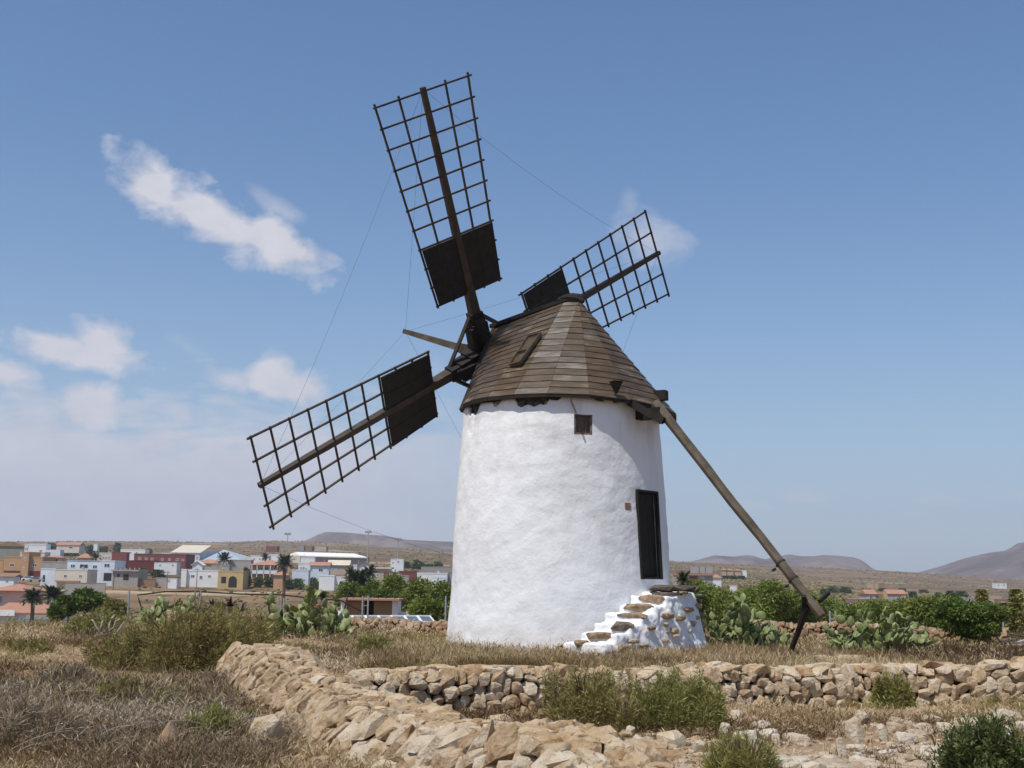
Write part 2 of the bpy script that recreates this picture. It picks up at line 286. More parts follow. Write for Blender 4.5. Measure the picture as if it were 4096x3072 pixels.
def ground_mat():
    m = bpy.data.materials.new('dry_ground'); N, L, P = nodes(m); P.inputs['Roughness'].default_value = .95; P.inputs['Specular IOR Level'].default_value = .1
    g = N.new('ShaderNodeNewGeometry')
    def nz(s, det=6, rough=.6, stretch=(1,1,1), dist=0):
        mp = N.new('ShaderNodeMapping'); mp.inputs['Scale'].default_value = stretch; L.new(g.outputs['Position'], mp.inputs[0])
        n = N.new('ShaderNodeTexNoise'); n.inputs['Scale'].default_value = s; n.inputs['Detail'].default_value = det; n.inputs['Roughness'].default_value = rough; n.inputs['Distortion'].default_value = dist
        L.new(mp.outputs[0], n.inputs[0]); return n.outputs[0]
    def mix(f, a, b):
        x = N.new('ShaderNodeMix'); x.data_type = 'RGBA'; L.new(f, x.inputs[0])
        for i, v in ((6, a), (7, b)):
            if isinstance(v, tuple): x.inputs[i].default_value = (*v, 1)
            else: L.new(v, x.inputs[i])
        return x.outputs[2]
    def rmp(f, lo, hi):
        r = N.new('ShaderNodeMapRange'); r.inputs[1].default_value = lo; r.inputs[2].default_value = hi; L.new(f, r.inputs[0]); return r.outputs[0]
    near = ramp(N, [(.25,(.13,.075,.038)),(.45,(.25,.155,.085)),(.6,(.34,.225,.13)),(.78,(.46,.35,.23))]); L.new(nz(.55, 8, .68), near.inputs[0])
    nearp = mix(rmp(nz(7, 5, .7), .56, .66), near.outputs[0], (.50,.38,.25))
    # hillside: scrub over sandy soil, in bands
    f1 = ramp(N, [(.36,(.12,.078,.045)),(.5,(.20,.13,.075)),(.62,(.29,.185,.108)),(.74,(.42,.30,.19))]); L.new(nz(.009, 9, .72, (1,1.6,1), .6), f1.inputs[0])
    scrub = rmp(nz(.11, 5, .75), .50, .60)
    f2 = mix(scrub, f1.outputs[0], (.085,.072,.036))
    f3 = mix(rmp(nz(.0045, 5, .6, (1,2.5,1)), .54, .7), f2, (.15,.12,.06))
    band = rmp(nz(.02, 4, .6, (.35,1.8,1), .3), .60, .66)
    f4 = mix(band, f3, (.45,.34,.215))
    sp = N.new('ShaderNodeSeparateXYZ'); L.new(g.outputs['Position'], sp.inputs[0])
    def mul(a, b):
        k = N.new('ShaderNodeMath'); k.operation = 'MULTIPLY'; L.new(a, k.inputs[0]); L.new(b, k.inputs[1]); return k.outputs[0]
    sandy = mul(mul(rmp(sp.outputs[0], 1.4, 2.4), rmp(sp.outputs[1], 13.6, 12.2)), mul(rmp(sp.outputs[1], 7.5, 9), rmp(nz(.9, 6, .65), .36, .58)))
    nearp = mix(sandy, nearp, (.58,.48,.37))
    ln = N.new('ShaderNodeVectorMath'); ln.operation = 'LENGTH'; L.new(g.outputs['Position'], ln.inputs[0])
    fin = mix(rmp(ln.outputs['Value'], 40, 130), nearp, f4); L.new(fin, P.inputs['Base Color'])
    b = N.new('ShaderNodeBump'); b.inputs['Strength'].default_value = .7; b.inputs['Distance'].default_value = .05; L.new(nz(6, 6, .7), b.inputs['Height']); L.new(b.outputs[0], P.inputs['Normal'])
    return m
M['ground'] = ground_mat()
obj('ground', mesh_np('ground', V, Fq, smooth=True), M['ground'], kind='structure')
# ------------------------------------------------------------------ far hills
M['hill'] = mat('bare_volcanic_hill', [(.34,(.075,.05,.04)),(.5,(.13,.09,.07)),(.64,(.22,.165,.13))], 1, .007, 10, .9, 14, .012, src='world', spec=.05, distort=.8)
def hill(name, pts, Y, deep, seed, base_px_pad=0):
    """ridge line given as (px, py) of its crest, laid out as a real hill at distance Y, sloping to front and back"""
    pts = np.array(pts, float); n = 130; px = np.linspace(pts[0,0], pts[-1,0], n); py = np.interp(px, pts[:,0], pts[:,1])
    nf = Noise3(seed, 4, .0022); crest = np.array([at(a, b, Y) for a, b in zip(px, py)]); V = []; rows = 34
    for k in range(rows+1):
        t = k/rows*2-1                      # -1 front foot, 0 crest, 1 back foot
        prof = (1-abs(t))**(1.25 if t < 0 else 1.0)
        y = Y+t*deep
        for i in range(n):
            h = max(crest[i,2]+22, 0); gully = 0
            V.append((crest[i,0]*(1+t*deep/Y*.15), y+60*math.sin(i*.11+seed), -22+h*prof))
    V = np.array(V); ed = np.clip((V[:,2]+22)/80, 0, 1); k = np.repeat(np.abs(np.linspace(-1,1,rows+1)), n)
    gl = nf(V*np.array([1,.35,.4])); V[:,2] += gl*26*ed*np.minimum(1, k*4)*(1-k*.5)
    F = [(r*n+i, r*n+i+1, (r+1)*n+i+1, (r+1)*n+i) for r in range(rows) for i in range(n-1)]
    return obj(name, mesh_np(name, V, F, smooth=True), M['hill'], kind='structure')
v = .46293
def vv(l): return [(a*v, b*v) for a, b in l]
hill('hill', vv([(560,1180),(640,1176),(655,1167),(680,1154),(697,1147.5),(740,1149),(800,1156),(830,1158),(860,1163),(880,1167),(950,1168.5),(1010,1169),(1100,1172),(1200,1185)]), 3600, 650, 11)
hill('hill', vv([(230,1190),(290,1180),(318,1170.5),(345,1166.5),(372,1169),(400,1180),(440,1190)]), 6500, 500, 12)
hill('hill', vv([(1200,1240),(1300,1230),(1440,1222),(1490,1213),(1530,1203),(1548,1200.5),(1600,1204),(1660,1208.5),(1700,1208.5),(1740,1204),(1768,1199.5),(1800,1201),(1835,1204.5),(1856,1210),(1862,1216),(1880,1226),(1900,1234),(1930,1245),(2000,1262)]), 3900, 700, 13)
hill('hill', vv([(1880,1262),(1960,1248),(1995,1236),(2040,1222),(2085,1205),(2130,1194),(2160,1190),(2185,1180),(2212,1168),(2300,1120),(2450,1080),(2700,1060),(3000,1120),(3300,1200),(3500,1260)]), 3700, 900, 14)
hill('hill', vv([(1700,1250),(1860,1238),(1920,1233.5),(1985,1236.5),(2050,1240),(2200,1262)]), 6200, 500, 15)
# ------------------------------------------------------------------ air
hz = MB().box((-7400,-7400,-80), (7400,7400,460)).build('haze', None, kind='stuff')
hm = bpy.data.materials.new('haze'); hm.use_nodes = True; N = hm.node_tree.nodes; N.clear()
o_ = N.new('ShaderNodeOutputMaterial'); pv = N.new('ShaderNodeVolumePrincipled'); pv.inputs['Color'].default_value = (.78,.87,1.0,1); pv.inputs['Density'].default_value = HAZE_D
pv.inputs['Anisotropy'].default_value = .2; hm.node_tree.links.new(pv.outputs[0], o_.inputs['Volume']); hz.data.materials.append(hm)
hm.cycles.homogeneous_volume = True if hasattr(hm.cycles, 'homogeneous_volume') else True
# ------------------------------------------------------------------ windmill
C = np.array([1.262, 30.15, 0.]); NH = np.array([-.713, .701, 0.]); SIDE = np.array([-.701, -.713, 0.])   # NH points to the sails, SIDE to the left of the picture
def rt(z): return 2.775-.0535*z+.05*math.exp(-z*1.2)
def pol(th, r, z): return np.array([C[0]+r*math.sin(th), C[1]-r*math.cos(th), z])
def tower_hit(px, py):
    r = ray(px, py); o = np.array([0,0,EYE]); z = 3.
    for _ in range(30):
        R = rt(z); a = r[0]**2+r[1]**2; b = 2*((o-C)[0]*r[0]+(o-C)[1]*r[1]); c = C[0]**2+C[1]**2-R*R
        dsc = max(b*b-4*a*c, 0); t = (-b-math.sqrt(dsc))/(2*a); z = o[2]+t*r[2]
    p = o+t*r; return math.atan2(p[0]-C[0], C[1]-p[1]), p[2]
mill = thing('windmill', 'white round windmill with brown boarded cap, dark lattice sails and a long tail pole', 'windmill', C)
def mp(name, mesh, m, parent=mill, **k):
    o = obj(name, mesh, m, parent, **k)
    o.matrix_parent_inverse = Matrix.Translation((-C[0], -C[1], 0)) if parent is mill else Matrix()
    return o
def mb(b, name, m, parent=mill, smooth=False, **k): return mp(name, mesh_py(name, b.v, b.f, smooth), m, parent, **k)
# openings in the wall, read off as angle and height
def rect(pxa, pya, pxb, pyb):
    a = tower_hit(pxa, pya); b = tower_hit(pxb, pyb); return a[0], b[0], b[1], a[1]
th0, th1, z0, z1 = rect(574, 412, 592.5, 435); WIN = (th0, th1, z0, z1)
d0 = tower_hit(635, 489.5); d1 = tower_hit(656, 491); d2 = tower_hit(641.5, 579); d3 = tower_hit(663, 579.5)
DOOR = ((d0[0]+d2[0])/2, (d1[0]+d3[0])/2, (d2[1]+d3[1])/2, (d0[1]+d1[1])/2)
n0 = tower_hit(625.5, 502.5); n1 = tower_hit(631.5, 510); NICHE = (n0[0], n1[0], n1[1], n0[1])
OPEN = [WIN, DOOR, NICHE]
TOPZ = 5.93
ths = list(np.linspace(-math.pi, math.pi, 241)[:-1]); zs = list(np.linspace(-.4, TOPZ, 100))
for o in OPEN:
    ths = [t for t in ths if all(abs(t-e) > .012 for e in o[:2])]+[o[0], o[1]]; zs = [z for z in zs if all(abs(z-e) > .025 for e in o[2:])]+[o[2], o[3]]
ths.sort(); zs.sort(); nT, nZ = len(ths), len(zs)
tn = Noise3(21, 4, .26); tn2 = Noise3(22, 3, 1.9); rag = Noise3(23, 3, .45)
T, Zz = np.meshgrid(ths, zs, indexing='ij'); Pn = np.stack([np.sin(T)*2.6, -np.cos(T)*2.6, Zz], -1).reshape(-1, 3)
dr = (tn(Pn)*.020+tn2(Pn)*.005).reshape(T.shape); dr *= np.clip((Zz+.2)/.5, .4, 1)
RR = np.vectorize(rt)(Zz)+dr
chips = [(-1.13,.15,.26),(-.73,.055,.13),(-.33,.18,.19),(-.10,.05,.05),(.33,.05,.04),(.50,.04,.05),(.95,.13,.22)]
def ragz(t):
    z = TOPZ-.11-.03-float(rag([[math.sin(t)*2.5, -math.cos(t)*2.5, 0]])[0])*.03
    for c, w, h in chips:
        if abs(t-c) < w: z = min(z, TOPZ-.15-h*(.85+.15*math.sin(t*47+c*9))*min(1, (w-abs(t-c))/(.25*w)))
    return z
ragt = np.array([ragz(t) for t in ths])
V = []
for i, t in enumerate(ths):
    for k, z in enumerate(zs):
        zz = z
        if z > 5.05: zz = 5.05+(z-5.05)/(TOPZ-5.05)*(ragt[i]-5.05)
        V.append(pol(t, RR[i, k], zz))
nb = len(V)
for i, t in enumerate(ths): V.append(pol(t, RR[i, -1]-.10, ragt[i]+.01))
F = []
def in_open(i, k):
    tm, zm = (ths[i]+ths[i+1])/2 if i < nT-1 else 3.14, (zs[k]+zs[k+1])/2
    return any(o[0]-1e-6 < tm < o[1]+1e-6 and o[2]-1e-6 < zm < o[3]+1e-6 for o in OPEN)
for i in range(nT):
    j = (i+1) % nT
    for k in range(nZ-1):
        if i < nT-1 and in_open(i, k): continue
        F.append((i*nZ+k, j*nZ+k, j*nZ+k+1, i*nZ+k+1))
    F.append((i*nZ+nZ-1, j*nZ+nZ-1, nb+j, nb+i))
tower = mp('tower', mesh_py('tower', V, F, True), M['plaster'], label='white plastered round tower with a chipped upper edge')
# reveals, joinery
def reveal(o, depth):
    b = MB(); idx_t = [t for t in ths if o[0]-1e-6 <= t <= o[1]+1e-6]; idx_z = [z for z in zs if o[2]-1e-6 <= z <= o[3]+1e-6]
    def P(t, z, inn=0):
        i, k = ths.index(t), zs.index(z); zz = z if z <= 5.05 else 5.05+(z-5.05)/(TOPZ-5.05)*(ragt[i]-5.05); return pol(t, RR[i, k]-inn*depth, zz)
    for a, c in zip(idx_t, idx_t[1:]):
        b.add([P(a,idx_z[0]), P(c,idx_z[0]), P(c,idx_z[0],1), P(a,idx_z[0],1)], [(0,1,2,3)]); b.add([P(a,idx_z[-1]), P(c,idx_z[-1]), P(c,idx_z[-1],1), P(a,idx_z[-1],1)], [(3,2,1,0)])
    for a, c in zip(idx_z, idx_z[1:]):
        b.add([P(idx_t[0],a), P(idx_t[0],c), P(idx_t[0],c,1), P(idx_t[0],a,1)], [(3,2,1,0)]); b.add([P(idx_t[-1],a), P(idx_t[-1],c), P(idx_t[-1],c,1), P(idx_t[-1],a,1)], [(0,1,2,3)])
    return b
mb(reveal(WIN, .30), 'window_reveal', M['plaster']); mb(reveal(DOOR, .22), 'door_reveal', M['plaster']); mb(reveal(NICHE, .10), 'niche_reveal', M['plaster'])
def local_frame(o, inn):
    """corner points of an opening on a flat plane set back by inn, plus its outward normal"""
    tm, zm = (o[0]+o[1])/2, (o[2]+o[3])/2; n = np.array([math.sin(tm), -math.cos(tm), 0.]); e = np.array([math.cos(tm), math.sin(tm), 0.])
    w = (o[1]-o[0])*rt(zm)/2*.995; lean = (rt(o[3])-rt(o[2]))*n
    base = pol(tm, rt(zm)-inn, o[2])-lean/2; up = np.array([0,0,o[3]-o[2]])+lean
    return base, e, up, n, w
def board(o, inn, u0, u1, v0, v1, th):
    base, e, up, n, w = local_frame(o, inn); b = MB(); P = lambda u, v_, d: base+e*w*u+up*v_+n*d
    return b.add([P(u0,v0,0), P(u1,v0,0), P(u1,v1,0), P(u0,v1,0), P(u0,v0,th), P(u1,v0,th), P(u1,v1,th), P(u0,v1,th)], [(0,1,2,3),(4,7,6,5),(0,4,5,1),(1,5,6,2),(2,6,7,3),(3,7,4,0)])
M['wood_grey'] = mat('weathered_window_wood', [(.3,(.075,.042,.032)),(.55,(.16,.11,.09)),(.8,(.34,.30,.27))], .8, 14, 6, .4, .006, 40, stretch=(4,4,.6), src='world')
win = thing('window', None, None); win.parent = mill; win.location = (0,0,0)
del_props = None
def sub(root, b, name, m, smooth=False): o = obj(name, mesh_py(name, b.v, b.f, smooth), m, root); o.matrix_parent_inverse = Matrix.Translation((-C[0], -C[1], 0)); return o
sub(win, board(WIN, .16, -.97, .97, .01, .99, .03), 'shutter', M['wood_grey'])
for a in ((-.97,-.80,0,1),(.78,.97,0,1),(-.8,.78,.0,.09),(-.8,.78,.9,1.0)): sub(win, board(WIN, .07, *a, .055), 'frame', M['wood_grey'])
sub(win, board(WIN, .12, .28, .36, .1, .9, .03), 'slat', M['wood_grey'])
door = thing('door', None, None); door.parent = mill; door.location = (0,0,0); tag(door, 'narrow dark wooden door at the head of the stairs')
for k in range(5): sub(door, board(DOOR, .155, -.86+k*.344+.006, -.86+(k+1)*.344-.006, .03, .975, .035+.004*(k % 2)), 'door_board', M['wood_dark'])
for a in ((-.99,-.86,0,1),(.86,.99,0,1),(-.86,.86,.0,.022),(-.86,.86,.975,1.0)): sub(door, board(DOOR, .10, *a, .10), 'door_frame', M['wood_dark'])
M['tile'] = mat('painted_tile', [(.35,(.16,.06,.045)),(.5,(.34,.22,.15)),(.62,(.12,.07,.05)),(.75,(.42,.33,.26))], .6, 14, 3, .1, src='world')
mb(board(NICHE, .04, -.98, .98, .02, .98, .02), 'wall_tile', M['tile'], label='small brown patterned tile set beside the door')
# dark curb and exposed stones under the eaves
b = MB(); n = 64
for k in range(n):
    a = -math.pi+2*math.pi*k/n; c = a+2*math.pi/n*.97
    b.add([pol(a,2.36,5.05), pol(c,2.36,5.05), pol(c,2.36,6.0), pol(a,2.36,6.0)], [(0,1,2,3)])
mb(b, 'wall_top', M['stone_dark'])
# rocks shared by the whole scene
def hull(pts):
    import bmesh
    bm = bmesh.new(); [bm.verts.new(p) for p in pts]; r = bmesh.ops.convex_hull(bm, input=bm.verts)
    bmesh.ops.delete(bm, geom=[g for g in r['geom_interior'] if isinstance(g, bmesh.types.BMVert)], context='VERTS')
    loose = [w for w in bm.verts if not w.link_faces]; bmesh.ops.delete(bm, geom=loose, context='VERTS')
    bmesh.ops.recalc_face_normals(bm, faces=bm.faces); bm.verts.index_update(); V = [tuple(q.co) for q in bm.verts]; F = [tuple(q.index for q in f.verts) for f in bm.faces]; bm.free(); return V, F
ROCKS = []
for k in range(14):
    r = np.random.default_rng(100+k); p = r.normal(size=(26, 3)); p /= np.linalg.norm(p, axis=1)[:, None]
    p = np.sign(p)*np.abs(p)**.72; p /= np.abs(p).max(); p *= r.uniform(.86, 1.0, (26, 1))*.5*1.05
    ROCKS.append(hull(p))
def rock_mesh(k, m):
    key = 'rock_%d_%s' % (k % 14, m.name); me = bpy.data.meshes.get(key)
    if me is None: me = mesh_py(key, *ROCKS[k % 14]); me.materials.append(m)
    return me
def rock_obj(name, k, m, parent, loc, size, rot=(0,0,0), world=True, **kw):
    o = obj(name, rock_mesh(k, m), None, parent, loc, rot, size, **kw)
    if parent is mill: o.matrix_parent_inverse = Matrix.Translation((-C[0], -C[1], 0))
    return o
for th, z, w, h, m in [(-1.20,5.60,.16,.26,'stone_dark'),(-1.08,5.62,.22,.28,'stone_dark'),(-.73,5.70,.24,.20,'stone_brown'),(-.45,5.66,.22,.22,'stone_dark'),(-.36,5.64,.20,.20,'stone_dark'),(-.27,5.645,.24,.17,'stone_dark'),(-.18,5.66,.16,.16,'stone_brown'),(.90,5.62,.26,.22,'stone_brown'),(1.02,5.62,.2,.2,'stone_dark')]:
    p = pol(th, rt(z)-.13, z); rock_obj('edge_stone', int(abs(th)*50), M[m], mill, p, (w, .24, h), (0, 0, th))
# ---------------------------------------------------------------- cap
RE = 2.60; EZ = 5.86
APEX = C-NH*.58+np.array([0,0,8.60]); T1_ = C-NH*.10+np.array([0,0,8.66]); RIDGE = C+NH*2.42+np.array([0,0,8.30])
def eave(phi, r=RE, z=EZ):      # phi from the tail direction, positive to the left side of the picture
    p = -NH*math.cos(phi)+SIDE*math.sin(phi); return C-NH*.12+p*(r+.17*max(0, math.cos(phi+.87)))+np.array([0,0,z-.16*max(0, math.cos(phi+.79))])
ph = [0-13.5, 13.5, 35.5, 57, 75.5, 93, 107, 123, 139]
facets = []
for a, c in zip(ph, ph[1:]): facets.append((a, c))
def ridge_pt(t): return T1_*(1-t)+RIDGE*t
def top_pt(p): return APEX if p < 57.1 else ridge_pt(max(0, (p-75.5)/63.5))
cap = thing('cap', None, None); cap.parent = mill; cap['label'] = 'brown boarded cap with a sloping ridge and many facets'
def capsub(bm_, name, m, smooth=False, **k):
    o = sub(cap, bm_, name, m, smooth); tag(o, **k); return o
NC = 16
def facet(p0, p1, mirror):
    s = -1 if mirror else 1
    A, B = eave(math.radians(p0)*s), eave(math.radians(p1)*s)
    TA, TB = top_pt(p0), top_pt(p1)
    if mirror: A, B, TA, TB = B, A, TB, TA
    # A is right of B seen from outside
    mid = (A+B)/2; nrm = np.cross(B-A, (TA+TB)/2-mid); nrm /= np.linalg.norm(nrm)
    if nrm@(mid-C-np.array([0,0,EZ])) < 0: nrm = -nrm
    g = .5 if p0 >= 93 else 1
    for k in range(NC):
        u0, u1 = k/NC, min((k+1.12)/NC, .985 if p1 <= 57.1 else 1.)
        o0 = .030+random.uniform(-.004,.006); o1 = .012
        rag_ = random.uniform(-.012, .012)/1.0
        P = [A+(TA-A)*u0, B+(TB-B)*u0, B+(TB-B)*u1, A+(TA-A)*u1]
        e = (P[1]-P[0]); L_ = np.linalg.norm(e); e = e/L_ if L_ > 1e-6 else e; up = (TA+TB)/2-mid; up /= np.linalg.norm(up)
        P[0] = P[0]+up*rag_; P[1] = P[1]+up*random.uniform(-.012,.012)
        bb = MB(); V8 = [p-nrm*.01 for p in P]+[P[0]+nrm*o0, P[1]+nrm*(o0+random.uniform(-.004,.004)), P[2]+nrm*o1, P[3]+nrm*o1]
        bb.add(V8, [(0,3,2,1),(4,5,6,7),(0,1,5,4),(1,2,6,5),(2,3,7,6),(3,0,4,7)]); capsub(bb, 'roof_board', M['roof_silver'] if (not mirror and random.random() < {57: .75, 35.5: (.55 if k < 7 else .1), 13.5: .06, 75.5: .06}.get(p0, .02)) else M['wood_roof'])
for a, c in facets:
    facet(a, c, False)
    if a > 0: facet(a, c, True)
# gable towards the sails
g0, g1 = eave(math.radians(139)), eave(math.radians(-139)); b = MB()
for k in range(9):
    u0, u1 = k/9+.004, (k+1)/9-.004; P = lambda u: g0*(1-u)+g1*u
    top = lambda u: P(u)+(RIDGE-(g0+g1)/2)*(1-abs(2*u-1))+(RIDGE-(g0+g1)/2-np.array([0,0,1])*0)*0
    bb = MB(); V4 = [P(u0), P(u1), top(u1), top(u0)]
    if k == 4: V4 = [P(u0), P(u1), top(u1), RIDGE, top(u0)]
    n_ = len(V4); V8 = V4+[p+NH*.035 for p in V4]; bb.add(V8, [tuple(range(n_))[::-1], tuple(range(n_, 2*n_))]+[(i, (i+1) % n_, n_+(i+1) % n_, n_+i) for i in range(n_)])
    capsub(bb, 'gable_board', M['wood_dark'])
# ridge beam, verge boards, finial board, eaves board
ov = NH*.16
capsub(MB().beam(T1_+np.array([0,0,.035])-NH*.15, RIDGE+ov+np.array([0,0,.06]), .17, .10), 'ridge_beam', M['wood_dark'])
for g in (g0, g1): capsub(MB().beam(g+NH*.03+(g-C)*.0-np.array([0,0,.05]), RIDGE+NH*.05+np.array([0,0,.02]), .10, .13, .09, .10), 'verge_board', M['wood_dark'])
b = MB()
for k, (dx, dz, r_) in enumerate([(.10,-.02,.20),(-.08,.03,.22),(-.22,.0,.17),(-.34,-.10,.10)]):
    pass
capsub(MB().tube([T1_+NH*.2+[0,0,.05], T1_+[0,0,.08], (T1_+APEX)/2+[0,0,.09], APEX+[0,0,.06], APEX-NH*.14+[0,0,-.05]], [.08,.10,.12,.12,.05], 8), 'cap_finial', M['wood_dark'])
allph = sorted([-p for p in ph if p > 14]+ph)
for a, c in zip(allph, allph[1:]):
    A, B = eave(math.radians(a), RE-.005, EZ-.02), eave(math.radians(c), RE-.005, EZ-.02)
    capsub(MB().beam(A, B, .03, .10), 'eaves_board', M['wood_dark'])
    A2, B2, A3, B3 = eave(math.radians(a), RE-.03, EZ-.045), eave(math.radians(c), RE-.03, EZ-.045), eave(math.radians(a), 2.25, EZ+.03), eave(math.radians(c), 2.25, EZ+.03)
    bb = MB().add([A2, B2, B3, A3, A2+[0,0,.03], B2+[0,0,.03], B3+[0,0,.03], A3+[0,0,.03]], [(0,3,2,1),(4,5,6,7),(0,1,5,4),(1,2,6,5),(2,3,7,6),(3,0,4,7)]); capsub(bb, 'soffit_board', M['wood_dark'])
capsub(MB().beam(g0, g1, .05, .2), 'eaves_board', M['wood_dark'])
# hatch on the facet next to the ridge, read off by rays onto that plane
def plane_hit(px, py, P0, n):
    r = ray(px, py); o = np.array([0,0,EYE]); t = ((P0-o)@n)/(r@n); return o+t*r
A, B = eave(math.radians(93)), eave(math.radians(107)); T0, T1 = top_pt(93), top_pt(107)
hn = np.cross(B-A, T0-A); hn /= np.linalg.norm(hn); hn = -hn if hn@SIDE < 0 else hn; hp = A+hn*.05
cr = lambda x, y: ((1500+x*.3617)/4, (1100+y*.3617)/4)
H = [plane_hit(*cr(*q), hp, hn) for q in [(1490,1000),(1610,965),(1835,645),(1700,680)]]
M['wood_strip'] = M['wood_pole']
for i in range(4): capsub(MB().beam(H[i]+hn*.02, H[(i+1) % 4]+hn*.02, .035, .05, up=hn), 'hatch_frame', M['wood_strip'])
capsub(MB().beam(plane_hit(*cr(1578,860), hp, hn)+hn*.02, plane_hit(*cr(1675,835), hp, hn)+hn*.02, .03, .05, up=hn), 'hatch_frame', M['wood_strip'])
bb = MB(); Hh = [h-hn*.035 for h in H]; bb.add([h-hn*.03 for h in Hh]+[h+hn*.012 for h in Hh], [(0,3,2,1),(4,5,6,7),(0,1,5,4),(1,2,6,5),(2,3,7,6),(3,0,4,7)]); capsub(bb, 'hatch', M['wood_roof'])
# stub of a beam end poking out of the cap
pa = eave(math.radians(22), RE-.05, EZ+.26); dn = (eave(math.radians(22))-C+NH*.17-[0,0,EZ])/RE
capsub(MB().add([pa+dn*.0+[-.12,-.05,.13], pa+[.14,.0,.13], pa+dn*.16+[.14,0,.14], pa+dn*.20+[-.10,-.05,.13], pa+dn*.02+[0.02,0,-.17], pa+dn*.10+[.03,0,-.16]], [(0,1,2,3),(0,3,5,4),(1,4,5,2),(3,2,5),(0,4,1)]), 'beam_stub', M['wood_dark'])
# beam across the cap foot by the tail pole
tb = at(661.5, 395.5, 28.9); capsub(MB().beam(tb+np.array([-.7,.35,0]), tb+np.array([.12,-.06,0]), .24, .24), 'tail_beam', M['wood_dark'])
# ---------------------------------------------------------------- sails
HUB = np.array([-.775, 32.156, 7.619]); D0 = np.array([-.205,-.577,.790]); D1 = np.array([-.706,-.472,-.528]); DN = np.array([-.677,.667,.311])
D0 /= np.linalg.norm(D0); DN -= (DN@D0)*D0; DN /= np.linalg.norm(DN); D1 = D1-(D1@D0)*D0-(D1@DN)*DN; D1 /= np.linalg.norm(D1)
AL = .165; R0, R1, W0, W1 = 1.872, 7.30, .984, 1.354; tips = []
for si, (d, lab) in enumerate(((D0,'sail pointing up, its lattice open and its root boarded'), (D1,'sail pointing down to the left, its lattice open and its root boarded'), (-D0,'sail hidden behind the tower'), (-D1,'sail pointing right behind the cap, its root boarded'))):
    t = np.cross(d, DN); t /= np.linalg.norm(t)
    if (si % 2 == 0 and t@D1*(1 if si == 0 else -1) < 0): t = t
    e = t*math.cos(AL)+DN*math.sin(AL); nn = np.cross(d, e); nn = nn if nn@DN > 0 else -nn
    sail = thing('sail', None, None); sail.parent = mill; tag(sail, lab)
    P = lambda r, s, o=0.: HUB+d*r+e*s+nn*o
    hw = lambda r: W0+(W1-W0)*(r-R0)/(R1-R0)
    sub(sail, MB().beam(HUB+d*.2, HUB+d*(R0+.1), .29, .29, .235, .235, up=nn), 'spar', M['wood_sail'])
    sub(sail, MB().beam(HUB+d*(R0+.1), HUB+d*(R1+.10), .20, .20, .12, .12, up=nn), 'spar', M['wood_sail'])
    for k in range(11):
        r = R0+(R1-R0)*k/10; w = hw(r)+.07; off = (0 if k not in (0,) else 0)
        sub(sail, MB().beam(P(r, -w), P(r, w), .043, .045, up=nn), 'crossbar', M['wood_sail'])
    for s in (-1,-.5,.5,1):
        sub(sail, MB().beam(P(R0-.08, s*W0, .052 if abs(s) < 1 else .05), P(R1+.08, s*W1, .05), .045, .045, up=nn), 'lath', M['wood_sail'])
    rb = R0+(R1-R0)*.3
    for s0, s1 in ((-1,-.5),(-.5,-.07),(.07,.5),(.5,1)):
        a, c = (R0+.02, rb-.02); V8 = []
        for o in (-.065, -.035): V8 += [P(a, hw(a)*s0+.006, o), P(a, hw(a)*s1-.006, o), P(c, hw(c)*s1-.006, o), P(c, hw(c)*s0+.006, o)]
        sub(sail, MB().add(V8, [(0,3,2,1),(4,5,6,7),(0,1,5,4),(1,2,6,5),(2,3,7,6),(3,0,4,7)]), 'sail_board', M['wood_dark'])
    # stepped cheek blocks round the root
    for a, c, w, o in ((.1,.62,.56,0),(.62,.98,.46,.0),(.98,1.28,.36,0)):
        sub(sail, MB().beam(HUB+d*a, HUB+d*c, w, w*.86, up=nn), 'cheek_block', M['wood_dark'])
    sub(sail, MB().beam(HUB+d*.3+t*.30, HUB+d*.92+t*.27, .12, .34, up=nn), 'cheek_block', M['wood_dark'])
    sub(sail, MB().beam(HUB+d*.5+nn*-.30, HUB+d*1.15-nn*.22, .26, .12, up=nn), 'cheek_block', M['wood_dark'])
    tips.append(HUB+d*(R1+.06))
sh = thing('windshaft', None, None); sh.parent = mill
sub(sh, MB().tube([HUB-DN*3.3, HUB-DN*.3], [.30,.30], 10), 'shaft', M['wood_dark'])
sub(sh, MB().beam(HUB-DN*.42, HUB+DN*.42, .66, .66, up=D0+D1), 'shaft_head', M['wood_dark'])
sub(sh, MB().beam(HUB+DN*.4, HUB+DN*3.55, .21, .21, .13, .13, up=(0,0,1)), 'bowsprit', M['wood_pole'])
sub(sh, MB().beam(HUB+DN*.4, HUB+DN*.95, .36, .34, .28, .26, up=(0,0,1)), 'shaft_collar', M['wood_sail'])
dd = [D0, D1, -D0, -D1]
for k in range(4):
    a, c = dd[k], dd[(k+1) % 4]; sub(sh, MB().beam(HUB+a*1.34+DN*.06, HUB+c*1.34+DN*.06, .10, .085), 'brace', M['wood_sail'])
BT = HUB+DN*3.5; M['wire'] = flat('steel_wire', (.10,.10,.11), .5)
def wire(A, B, sag=.12):
    A = np.asarray(A); B = np.asarray(B); pts = [A*(1-u)+B*u-np.array([0,0,sag*4*u*(1-u)]) for u in np.linspace(0,1,7)]
    return mb(MB().tube(pts, .004, 3), 'wire', M['wire'])
for k in range(4): wire(tips[k], BT, .05); wire(tips[k], tips[(k+1) % 4], .3)
